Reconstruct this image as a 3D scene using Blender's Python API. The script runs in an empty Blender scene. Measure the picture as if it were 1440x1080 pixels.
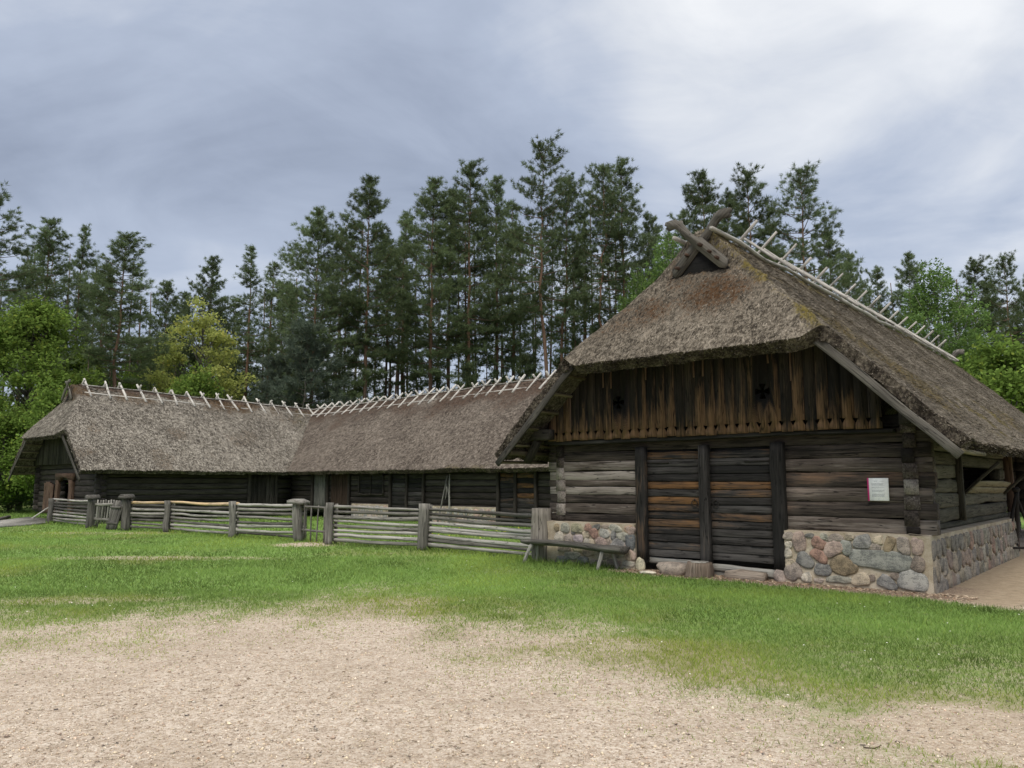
import bpy, math, random
import numpy as np
from mathutils import Vector, Matrix

scene = bpy.context.scene
col = scene.collection
R = math.radians

# ------------------------------------------------------------------ camera numbers (used to lay the site out)
FPX, PITCH, EYE = 1093.5, R(7.243), 1.6
CP, SP = math.cos(PITCH), math.sin(PITCH)


def ray(u, v):
    a = (u - 720) / FPX
    b = (540 - v) / FPX
    return np.array([a, CP - SP * b, SP + CP * b])


def ground_at(u, v, z=0.0):
    r = ray(u, v)
    t = (z - EYE) / r[2]
    return np.array([r[0] * t, r[1] * t, z])


def at_depth(u, v, d):
    r = ray(u, v)
    t = d / r[1]
    return np.array([r[0] * t, d, EYE + r[2] * t])


# ------------------------------------------------------------------ noise
def _h(ix, iy, iz, seed):
    n = (ix.astype(np.int64) * 374761393 + iy.astype(np.int64) * 668265263 + iz.astype(np.int64) * 1274126177 + seed * 974634777) & 0xFFFFFFFF
    n = ((n ^ (n >> 13)) * 1274126177) & 0xFFFFFFFF
    n = ((n ^ (n >> 16)) * 2246822519) & 0xFFFFFFFF
    return ((n ^ (n >> 15)) & 0xFFFFFF) / float(0xFFFFFF)


def vnoise(p, seed=0):
    p = np.asarray(p, float)
    i = np.floor(p).astype(np.int64)
    f = p - i
    f = f * f * (3 - 2 * f)
    x, y, z = i[..., 0], i[..., 1], i[..., 2]
    fx, fy, fz = f[..., 0], f[..., 1], f[..., 2]
    out = 0
    for dx in (0, 1):
        for dy in (0, 1):
            for dz in (0, 1):
                w = (fx if dx else 1 - fx) * (fy if dy else 1 - fy) * (fz if dz else 1 - fz)
                out = out + w * _h(x + dx, y + dy, z + dz, seed)
    return out


def fbm(p, seed=0, octv=4, gain=0.5):
    p = np.asarray(p, float)
    s, a, n = 0, 1.0, 0
    for k in range(octv):
        s = s + a * vnoise(p * (2 ** k) + 17.3 * k, seed + k)
        n += a
        a *= gain
    return s / n


def fbm2(x, y, sc, seed=0, octv=4):
    return fbm(np.stack([x * sc, y * sc, np.full_like(x, 0.37)], -1), seed, octv)


def smooth(a, b, x):
    t = np.clip((x - a) / (b - a), 0, 1)
    return t * t * (3 - 2 * t)


# ------------------------------------------------------------------ mesh builder
class MB:
    def __init__(self):
        self.V, self.L, self.S, self.M = [], [], [], []
        self.at = {k: [] for k in ('tint', 'warm', 'moss', 'gco', 'col')}
        self.n = 0

    def add(self, V, faces, tint=0.5, warm=0.0, moss=0.0, gco=None, colr=(0.3, 0.3, 0.3), mat=0):
        V = np.asarray(V, float).reshape(-1, 3)
        n = len(V)
        self.V.append(V)
        if isinstance(faces, np.ndarray):
            self.L.append((faces + self.n).ravel())
            self.S.append(np.full(len(faces), faces.shape[1], np.int32))
            nf = len(faces)
        else:
            self.L.append(np.array([i + self.n for f in faces for i in f], np.int64))
            self.S.append(np.array([len(f) for f in faces], np.int32))
            nf = len(faces)
        self.M.append(np.full(nf, mat, np.int32))
        for k, v in (('tint', tint), ('warm', warm), ('moss', moss)):
            self.at[k].append(np.broadcast_to(np.asarray(v, float), (n,)))
        self.at['gco'].append(V if gco is None else np.asarray(gco, float).reshape(-1, 3))
        self.at['col'].append(np.broadcast_to(np.asarray(colr, float), (n, 3)))
        self.n += n

    def build(self, name, mats, parent=None, origin=None, smooth_shade=False, attrs=('tint', 'warm', 'gco')):
        V = np.concatenate(self.V)
        if origin is not None:
            V = V - np.asarray(origin, float)
        L = np.concatenate(self.L).astype(np.int32)
        S = np.concatenate(self.S)
        me = bpy.data.meshes.new(name)
        me.vertices.add(len(V))
        me.vertices.foreach_set('co', V.astype(np.float32).ravel())
        me.loops.add(len(L))
        me.loops.foreach_set('vertex_index', L)
        me.polygons.add(len(S))
        st = np.zeros(len(S), np.int32)
        st[1:] = np.cumsum(S)[:-1]
        me.polygons.foreach_set('loop_start', st)
        me.polygons.foreach_set('loop_total', S)
        me.polygons.foreach_set('material_index', np.concatenate(self.M))
        if smooth_shade:
            me.polygons.foreach_set('use_smooth', np.ones(len(S), bool))
        me.update(calc_edges=True)
        for k in attrs:
            a = np.concatenate(self.at[k]).astype(np.float32)
            if k in ('gco', 'col'):
                me.attributes.new(k, 'FLOAT_VECTOR', 'POINT').data.foreach_set('vector', a.ravel())
            else:
                me.attributes.new(k, 'FLOAT', 'POINT').data.foreach_set('value', a)
        for m in (mats if isinstance(mats, (list, tuple)) else [mats]):
            me.materials.append(m)
        o = bpy.data.objects.new(name, me)
        col.objects.link(o)
        if parent is not None:
            o.parent = parent
        return o


def tag(o, label=None, cat=None, group=None, kind=None):
    for k, v in (('label', label), ('category', cat), ('group', group), ('kind', kind)):
        if v:
            o[k] = v
    return o


def thing(name, label, cat, loc=(0, 0, 0), rz=0.0, group=None):
    o = bpy.data.objects.new(name, None)
    col.objects.link(o)
    o.location = [float(v) for v in loc]
    o.rotation_euler = (0, 0, rz)
    o.empty_display_size = 0.3
    return tag(o, label, cat, group)


rng = np.random.default_rng(7)


def unit(v):
    v = np.asarray(v, float)
    return v / (np.linalg.norm(v) + 1e-12)


def _wob(n, amp, r):
    if amp <= 0:
        return np.zeros(n)
    k = max(3, n // 2 + 1)
    c = r.normal(0, amp, k)
    return np.interp(np.linspace(0, k - 1, n), np.arange(k), c)


def beam(mb, p0, p1, w, h, up=(0, 0, 1), nseg=8, jit=0.006, tint=None, warm=0.0, cham=0.012, r=rng, mat=0):
    """A hewn timber: chamfered rectangle (w across, h along up) swept from p0 to p1."""
    p0, p1 = np.asarray(p0, float), np.asarray(p1, float)
    ax = p1 - p0
    ln = np.linalg.norm(ax)
    ax = ax / ln
    sd = unit(np.cross(ax, up))
    uv = np.cross(sd, ax)
    c = min(cham, w * .35, h * .35)
    a, b = w / 2, h / 2
    prof = np.array([(-a + c, -b), (a - c, -b), (a, -b + c), (a, b - c), (a - c, b), (-a + c, b), (-a, b - c), (-a, -b + c)])
    n = nseg + 1
    t = np.linspace(0, 1, n)
    ox, oy = _wob(n, jit, r), _wob(n, jit, r)
    sx, sy = 1 + _wob(n, jit * 2.2 / max(w, .05) * .5, r), 1 + _wob(n, jit * 2.2 / max(h, .05) * .5, r)
    P = p0[None] + ax[None] * (t * ln)[:, None]
    q = prof[None] * np.stack([sx, sy], -1)[:, None, :] + np.stack([ox, oy], -1)[:, None, :]
    V = P[:, None, :] + q[..., :1] * sd + q[..., 1:] * uv
    off = r.uniform(0, 60, 3)
    g = np.concatenate([np.broadcast_to((t * ln)[:, None, None], (n, 8, 1)), np.broadcast_to(prof[None], (n, 8, 2))], -1) + off
    F = []
    for i in range(n - 1):
        for k in range(8):
            k2 = (k + 1) % 8
            F.append([i * 8 + k, i * 8 + k2, (i + 1) * 8 + k2, (i + 1) * 8 + k])
    F.append(list(range(7, -1, -1)))
    F.append([(n - 1) * 8 + k for k in range(8)])
    mb.add(V, F, tint=r.uniform(.15, .85) if tint is None else tint, warm=warm, gco=g, mat=mat)


def pole(mb, p0, p1, r0, r1=None, nseg=8, sides=8, jit=0.01, tint=None, warm=0.0, r=rng, sag=0.0, mat=0):
    p0, p1 = np.asarray(p0, float), np.asarray(p1, float)
    r1 = r0 if r1 is None else r1
    ax = p1 - p0
    ln = np.linalg.norm(ax)
    ax = ax / ln
    ref = (0, 0, 1) if abs(ax[2]) < .9 else (1, 0, 0)
    sd = unit(np.cross(ax, ref))
    uv = np.cross(sd, ax)
    n = nseg + 1
    t = np.linspace(0, 1, n)
    ox, oy = _wob(n, jit, r), _wob(n, jit, r)
    oy = oy - sag * 4 * t * (1 - t)
    rad = (r0 + (r1 - r0) * t) * (1 + _wob(n, .06, r))
    th = np.linspace(0, 2 * math.pi, sides, endpoint=False)
    lob = 1 + r.normal(0, .07, sides)
    cs, sn = np.cos(th) * lob, np.sin(th) * lob
    P = p0[None] + ax[None] * (t * ln)[:, None] + ox[:, None] * sd + oy[:, None] * uv
    V = P[:, None, :] + rad[:, None, None] * (cs[None, :, None] * sd + sn[None, :, None] * uv)
    off = r.uniform(0, 60, 3)
    g = np.concatenate([np.broadcast_to((t * ln)[:, None, None], (n, sides, 1)),
                        np.broadcast_to(np.stack([cs * r0, sn * r0], -1)[None], (n, sides, 2))], -1) + off
    F = []
    for i in range(n - 1):
        for k in range(sides):
            k2 = (k + 1) % sides
            F.append([i * sides + k, i * sides + k2, (i + 1) * sides + k2, (i + 1) * sides + k])
    F.append(list(range(sides - 1, -1, -1)))
    F.append([(n - 1) * sides + k for k in range(sides)])
    mb.add(V, F, tint=r.uniform(.15, .85) if tint is None else tint, warm=warm, gco=g, mat=mat)


def prism(mb, pts, o, u, v, depth, grain=0, tint=None, warm=0.0, r=rng, mat=0):
    """Extrude a 2-D outline lying in the u,v plane by depth along u x v; grain 0: along u, 1: along v."""
    pts = np.asarray(pts, float)
    o, u, v = np.asarray(o, float), unit(u), unit(v)
    nrm = np.cross(u, v)
    n = len(pts)
    A = o + pts[:, :1] * u + pts[:, 1:] * v
    V = np.concatenate([A, A + nrm * depth])
    g2 = pts if grain == 0 else pts[:, ::-1]
    g = np.concatenate([np.c_[g2, np.zeros(n)], np.c_[g2, np.full(n, depth)]]) + r.uniform(0, 60, 3)
    F = [list(range(n - 1, -1, -1)), list(range(n, 2 * n))]
    for i in range(n):
        j = (i + 1) % n
        F.append([i, j, n + j, n + i])
    w = warm
    if not np.isscalar(warm):
        w = np.concatenate([warm, warm])
    mb.add(V, F, tint=r.uniform(.15, .85) if tint is None else tint, warm=w, gco=g, mat=mat)


def blob(mb, c, rad, seed, amp=.25, sub=2, tint=.5, colr=(.3, .3, .3), flat=None):
    import bmesh
    bm = bmesh.new()
    bmesh.ops.create_icosphere(bm, subdivisions=sub, radius=1)
    V = np.array([v.co[:] for v in bm.verts])
    F = [[v.index for v in f.verts] for f in bm.faces]
    bm.free()
    d = 1 + amp * (fbm(V * 1.3 + seed * 3.1, seed, 3) - .5) * 2
    V = V * d[:, None]
    if flat is not None:
        V[:, 2] = np.where(V[:, 2] > flat, flat + (V[:, 2] - flat) * .25, V[:, 2])
    V = V * np.asarray(rad) + np.asarray(c)
    mb.add(V, F, tint=tint, colr=colr)


# ------------------------------------------------------------------ materials
def new_mat(name):
    m = bpy.data.materials.new(name)
    m.use_nodes = True
    nt = m.node_tree
    b = nt.nodes['Principled BSDF']
    return m, nt, b


def N(nt, typ, **kw):
    n = nt.nodes.new(typ)
    for k, v in kw.items():
        if k == 'inp':
            for a, b in v.items():
                n.inputs[a].default_value = b
        else:
            setattr(n, k, v)
    return n


def attr(nt, name):
    return N(nt, 'ShaderNodeAttribute', attribute_name=name)


def noise(nt, vec, scale, detail=4, rough=.55, dist=0.0):
    n = N(nt, 'ShaderNodeTexNoise', inp={'Scale': scale, 'Detail': detail, 'Roughness': rough, 'Distortion': dist})
    if vec is not None:
        nt.links.new(vec, n.inputs['Vector'])
    return n.outputs['Fac']


def mth(nt, op, a, b=None, c=None, clamp=False):
    n = N(nt, 'ShaderNodeMath', operation=op, use_clamp=clamp)
    for i, x in enumerate((a, b, c)):
        if x is None:
            continue
        if isinstance(x, (int, float)):
            n.inputs[i].default_value = x
        else:
            nt.links.new(x, n.inputs[i])
    return n.outputs[0]


def ramp(nt, fac, stops, interp='LINEAR'):
    n = N(nt, 'ShaderNodeValToRGB')
    cr = n.color_ramp
    cr.interpolation = interp
    while len(cr.elements) < len(stops):
        cr.elements.new(.5)
    for e, (p, c) in zip(cr.elements, stops):
        e.position = p
        e.color = (*c, 1) if len(c) == 3 else c
    nt.links.new(fac, n.inputs[0])
    return n.outputs[0]


def mixc(nt, fac, a, b, mode='MIX'):
    n = N(nt, 'ShaderNodeMix', data_type='RGBA', blend_type=mode)
    for i, x in ((0, fac), (6, a), (7, b)):
        if isinstance(x, (int, float)):
            n.inputs[i].default_value = x
        elif isinstance(x, tuple):
            n.inputs[i].default_value = (*x, 1)
        else:
            nt.links.new(x, n.inputs[i])
    return n.outputs[2]


def mapping(nt, vec, scale):
    n = N(nt, 'ShaderNodeMapping')
    n.inputs['Scale'].default_value = scale
    nt.links.new(vec, n.inputs['Vector'])
    return n.outputs[0]


def bump(nt, b, h, strength=.4, dist=.01):
    n = N(nt, 'ShaderNodeBump', inp={'Strength': strength, 'Distance': dist})
    nt.links.new(h, n.inputs['Height'])
    nt.links.new(n.outputs[0], b.inputs['Normal'])


def wood(name, dark, mid, light, warmc=(.28, .12, .03), spread=.55, rough=.85):
    m, nt, b = new_mat(name)
    g = attr(nt, 'gco').outputs['Vector']
    t = attr(nt, 'tint').outputs['Fac']
    w = attr(nt, 'warm').outputs['Fac']
    n1 = noise(nt, mapping(nt, g, (1.6, 34, 34)), 1.0, 8, .68)
    n2 = noise(nt, mapping(nt, g, (.9, 4.0, 4.0)), 1.3, 5, .6)
    n3 = noise(nt, mapping(nt, g, (.8, 60, 60)), 1.0, 4, .55)
    f = mth(nt, 'ADD', mth(nt, 'MULTIPLY', n1, .75), mth(nt, 'MULTIPLY', n2, .55))
    f = mth(nt, 'ADD', f, mth(nt, 'MULTIPLY', mth(nt, 'SUBTRACT', t, .5), spread))
    f = mth(nt, 'SUBTRACT', f, .15, clamp=True)
    c = ramp(nt, f, [(.22, dark), (.5, mid), (.82, light)])
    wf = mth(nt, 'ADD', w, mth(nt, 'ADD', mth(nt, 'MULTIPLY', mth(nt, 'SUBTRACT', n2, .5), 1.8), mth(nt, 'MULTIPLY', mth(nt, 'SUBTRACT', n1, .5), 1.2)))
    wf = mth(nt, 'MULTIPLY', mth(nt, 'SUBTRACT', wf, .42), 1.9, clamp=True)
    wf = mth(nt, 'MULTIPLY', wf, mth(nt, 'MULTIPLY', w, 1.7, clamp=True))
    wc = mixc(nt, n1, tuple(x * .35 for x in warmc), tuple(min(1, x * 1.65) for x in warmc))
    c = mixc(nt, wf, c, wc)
    n4 = noise(nt, mapping(nt, g, (.55, 11, 11)), 1.0, 3, .5)
    chk = mth(nt, 'MULTIPLY', mth(nt, 'SUBTRACT', .011, mth(nt, 'ABSOLUTE', mth(nt, 'SUBTRACT', n4, .5))), 130, clamp=True)
    crack = mth(nt, 'MULTIPLY', mth(nt, 'SUBTRACT', .39, n3), 11, clamp=True)
    crack = mth(nt, 'MAXIMUM', crack, chk)
    c = mixc(nt, mth(nt, 'MULTIPLY', crack, .8), c, tuple(x * .3 for x in dark))
    nt.links.new(c, b.inputs['Base Color'])
    b.inputs['Roughness'].default_value = rough
    b.inputs['Specular IOR Level'].default_value = .25
    kv = N(nt, 'ShaderNodeTexVoronoi', inp={'Scale': 1.0, 'Randomness': 1.0})
    nt.links.new(mapping(nt, g, (1.5, 5.5, 5.5)), kv.inputs['Vector'])
    kn = mth(nt, 'MULTIPLY', mth(nt, 'SUBTRACT', .13, kv.outputs['Distance']), 14, clamp=True)
    c = mixc(nt, mth(nt, 'MULTIPLY', kn, .75), c, tuple(x * .45 for x in dark))
    nt.links.new(c, b.inputs['Base Color'])
    h = mth(nt, 'SUBTRACT', mth(nt, 'ADD', n1, mth(nt, 'MULTIPLY', n2, .4)), crack)
    bump(nt, b, h, .7, .012)
    return m


M = {}
M['log'] = wood('weathered_logs', (.020, .016, .014), (.092, .074, .063), (.33, .295, .265), (.17, .10, .06), .85)
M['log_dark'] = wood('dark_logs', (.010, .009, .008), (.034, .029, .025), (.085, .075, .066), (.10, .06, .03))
M['log_side'] = wood('mossy_logs', (.022, .020, .015), (.075, .068, .05), (.16, .15, .115), (.12, .10, .06))
M['tar'] = wood('tarred_boards', (.007, .007, .007), (.024, .022, .021), (.085, .08, .076), (.15, .078, .032), .6)
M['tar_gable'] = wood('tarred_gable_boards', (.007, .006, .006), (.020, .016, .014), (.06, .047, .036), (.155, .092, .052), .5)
M['grey'] = wood('silver_grey_wood', (.075, .075, .07), (.19, .185, .17), (.36, .35, .32), (.3, .2, .1))
M['fence'] = wood('fence_wood', (.06, .056, .050), (.19, .18, .162), (.41, .395, .365), (.52, .38, .22), .7)
M['stick'] = wood('ridge_sticks_wood', (.22, .21, .19), (.42, .40, .37), (.62, .60, .56), (.3, .2, .1))
M['carved'] = wood('carved_board_wood', (.05, .046, .04), (.15, .14, .122), (.29, .275, .25), (.15, .09, .055))
M['stump'] = wood('stump_wood', (.06, .045, .035), (.18, .14, .11), (.36, .31, .26), (.22, .14, .08))
M['stumpgrey'] = wood('grey_stump_wood', (.06, .052, .045), (.19, .17, .145), (.38, .35, .31), (.22, .14, .08))
M['brown'] = wood('brown_wood', (.035, .022, .016), (.10, .062, .043), (.2, .135, .1), (.2, .1, .05))
M['lath'] = wood('reed_underside_poles', (.06, .05, .03), (.16, .135, .085), (.28, .25, .17), (.2, .1, .05))


def simple(name, c, rough=.8, metal=0.0, spec=.3):
    m, nt, b = new_mat(name)
    tc = N(nt, 'ShaderNodeTexCoord').outputs['Object']
    n = noise(nt, tc, 25, 4)
    nt.links.new(mixc(nt, n, tuple(x * .75 for x in c), tuple(min(1, x * 1.2) for x in c)), b.inputs['Base Color'])
    b.inputs['Roughness'].default_value = rough
    b.inputs['Metallic'].default_value = metal
    b.inputs['Specular IOR Level'].default_value = spec
    return m


M['iron'] = simple('rusty_black_iron', (.03, .026, .024), .6, .3)
M['white'] = simple('white_sign_panel', (.82, .84, .85), .45)
M['magenta'] = simple('magenta_edge', (.42, .02, .14), .45)
M['print'] = simple('grey_printing', (.42, .44, .46), .7)


def thatch_mat(name, c0, c1, c2, mossc, rustc, sp=.3):
    m, nt, b = new_mat(name)
    g = attr(nt, 'gco').outputs['Vector']
    t = attr(nt, 'tint').outputs['Fac']
    mo = attr(nt, 'moss').outputs['Fac']
    ru = attr(nt, 'warm').outputs['Fac']
    n1 = noise(nt, g, 5.5, 6, .7, .4)
    n2 = noise(nt, g, .55, 3, .5)
    n3 = noise(nt, g, 20, 5, .75)
    f = mth(nt, 'MULTIPLY', n1, .95)
    f = mth(nt, 'ADD', f, mth(nt, 'MULTIPLY', n2, .3))
    f = mth(nt, 'ADD', f, mth(nt, 'SUBTRACT', mth(nt, 'MULTIPLY', n3, 1.15), .4))
    f = mth(nt, 'ADD', f, mth(nt, 'MULTIPLY', mth(nt, 'SUBTRACT', t, .5), sp))
    f = mth(nt, 'SUBTRACT', f, .30)
    c = ramp(nt, f, [(.25, c0), (.48, c1), (.78, c2)])
    nm = mth(nt, 'ADD', mth(nt, 'MULTIPLY', mo, .8), mth(nt, 'ADD', mth(nt, 'MULTIPLY', mth(nt, 'SUBTRACT', n1, .5), 1.8), mth(nt, 'MULTIPLY', mth(nt, 'SUBTRACT', n3, .5), 2.2)))
    c = mixc(nt, mth(nt, 'MULTIPLY', mth(nt, 'MULTIPLY', mth(nt, 'SUBTRACT', nm, .35), 2.5, clamp=True), mth(nt, 'MULTIPLY', mo, 2, clamp=True)), c, mixc(nt, n3, tuple(x * .5 for x in mossc), tuple(x * 1.5 for x in mossc)))
    nr = mth(nt, 'ADD', mth(nt, 'MULTIPLY', ru, .8), mth(nt, 'ADD', mth(nt, 'MULTIPLY', mth(nt, 'SUBTRACT', n1, .5), 1.6), mth(nt, 'MULTIPLY', mth(nt, 'SUBTRACT', n3, .5), 2.6)))
    c = mixc(nt, mth(nt, 'MULTIPLY', mth(nt, 'MULTIPLY', mth(nt, 'SUBTRACT', nr, .3), 2.0, clamp=True), mth(nt, 'MULTIPLY', ru, 2, clamp=True)), c, mixc(nt, n3, tuple(x * .5 for x in rustc), tuple(x * 1.5 for x in rustc)))
    nt.links.new(c, b.inputs['Base Color'])
    b.inputs['Roughness'].default_value = .95
    b.inputs['Specular IOR Level'].default_value = .1
    bump(nt, b, mth(nt, 'ADD', n1, n3), .6, .03)
    return m


M['thatch'] = thatch_mat('old_grey_reed_thatch', (.034, .028, .023), (.13, .112, .088), (.34, .30, .245), (.15, .122, .036), (.088, .048, .024), .42)
M['thatch_grey'] = thatch_mat('tattered_grey_thatch', (.040, .033, .030), (.165, .147, .122), (.46, .425, .37), (.10, .085, .03), (.11, .072, .042), .38)
M['thatch_brown'] = thatch_mat('brown_grey_thatch', (.042, .033, .028), (.135, .112, .094), (.31, .27, .228), (.12, .10, .03), (.085, .055, .04), .3)


def stone_mat():
    m, nt, b = new_mat('field_stones')
    c = attr(nt, 'col').outputs['Color']
    tc = N(nt, 'ShaderNodeTexCoord').outputs['Object']
    n1 = noise(nt, tc, 9, 5, .6)
    n2 = noise(nt, tc, 90, 3, .7)
    n3 = noise(nt, mapping(nt, tc, (3, 3, 20)), 2, 4, .6)
    f = mth(nt, 'ADD', mth(nt, 'MULTIPLY', n1, .8), mth(nt, 'ADD', mth(nt, 'MULTIPLY', n2, .75), mth(nt, 'MULTIPLY', n3, .3)))
    k = ramp(nt, f, [(.55, (.30, .30, .31)), (.85, (.9, .9, .9)), (1.0, (1.7, 1.66, 1.6))])
    c = mixc(nt, 1.0, c, k, 'MULTIPLY')
    nt.links.new(c, b.inputs['Base Color'])
    b.inputs['Roughness'].default_value = .85
    b.inputs['Specular IOR Level'].default_value = .25
    bump(nt, b, f, .6, .015)
    return m


def mortar_mat():
    m, nt, b = new_mat('cream_lime_mortar')
    tc = N(nt, 'ShaderNodeTexCoord').outputs['Object']
    n1 = noise(nt, tc, 3.5, 5, .6)
    n2 = noise(nt, tc, 60, 3, .6)
    f = mth(nt, 'ADD', mth(nt, 'MULTIPLY', n1, .8), mth(nt, 'MULTIPLY', n2, .3))
    c = ramp(nt, f, [(.3, (.15, .115, .075)), (.5, (.36, .30, .22)), (.75, (.55, .49, .40))])
    nt.links.new(c, b.inputs['Base Color'])
    b.inputs['Roughness'].default_value = .95
    bump(nt, b, n2, .7, .015)
    return m


M['stone'] = stone_mat()
M['mortar'] = mortar_mat()


def leaf_mat(name, c, var=.5, trans=.25, obj_var=.25):
    m, nt, b = new_mat(name)
    t = attr(nt, 'tint').outputs['Fac']
    oi = N(nt, 'ShaderNodeObjectInfo').outputs['Random']
    k = mth(nt, 'ADD', 1 - var / 2 - obj_var / 2, mth(nt, 'ADD', mth(nt, 'MULTIPLY', t, var), mth(nt, 'MULTIPLY', oi, obj_var)))
    cc = mixc(nt, 1.0, c, N2(nt, k), 'MULTIPLY')
    tw = attr(nt, 'warm').outputs['Fac']
    cc = mixc(nt, tw, cc, tuple(min(1, x * y) for x, y in zip(c, (1.75, 1.35, 1.0))))
    df = N(nt, 'ShaderNodeBsdfDiffuse')
    tr = N(nt, 'ShaderNodeBsdfTranslucent')
    nt.links.new(cc, df.inputs[0])
    nt.links.new(cc, tr.inputs[0])
    mx = N(nt, 'ShaderNodeMixShader', inp={0: trans})
    nt.links.new(df.outputs[0], mx.inputs[1])
    nt.links.new(tr.outputs[0], mx.inputs[2])
    out = [n for n in nt.nodes if n.type == 'OUTPUT_MATERIAL'][0]
    nt.links.new(mx.outputs[0], out.inputs['Surface'])
    nt.nodes.remove(b)
    return m


def N2(nt, k):
    n = N(nt, 'ShaderNodeCombineColor')
    for i in range(3):
        nt.links.new(k, n.inputs[i])
    return n.outputs[0]


M['needle'] = leaf_mat('pine_needles', (.132, .176, .09), .95, .35, .4)
M['needle_blue'] = leaf_mat('young_pine_needles', (.14, .18, .135), .8, .3, .2)
M['maple'] = leaf_mat('maple_leaves', (.15, .225, .05), .9, .4, .1)
M['lime'] = leaf_mat('fresh_lime_leaves', (.16, .245, .055), .8, .4, .1)
M['oak'] = leaf_mat('yellow_green_leaves', (.35, .39, .12), .6, .45, .1)
M['birch'] = leaf_mat('birch_leaves', (.13, .21, .065), .7, .4, .1)
M['blade'] = leaf_mat('grass_blades', (.20, .30, .082), .7, .45, 0)


def bark_mat(name, lo, hi):
    m, nt, b = new_mat(name)
    w = attr(nt, 'warm').outputs['Fac']
    g = attr(nt, 'gco').outputs['Vector']
    n = noise(nt, mapping(nt, g, (1.2, 14, 14)), 1.2, 5, .65)
    c = mixc(nt, w, lo, hi)
    c = mixc(nt, 1.0, c, ramp(nt, n, [(.3, (.35, .35, .35)), (.7, (1.3, 1.3, 1.3))]), 'MULTIPLY')
    nt.links.new(c, b.inputs['Base Color'])
    b.inputs['Roughness'].default_value = .95
    bump(nt, b, n, .8, .03)
    return m


M['bark'] = bark_mat('pine_bark', (.115, .085, .068), (.22, .132, .084))
M['bark_grey'] = bark_mat('grey_bark', (.12, .11, .09), (.2, .18, .15))
M['bark_birch'] = bark_mat('white_birch_bark', (.35, .34, .32), (.6, .6, .58))


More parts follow.
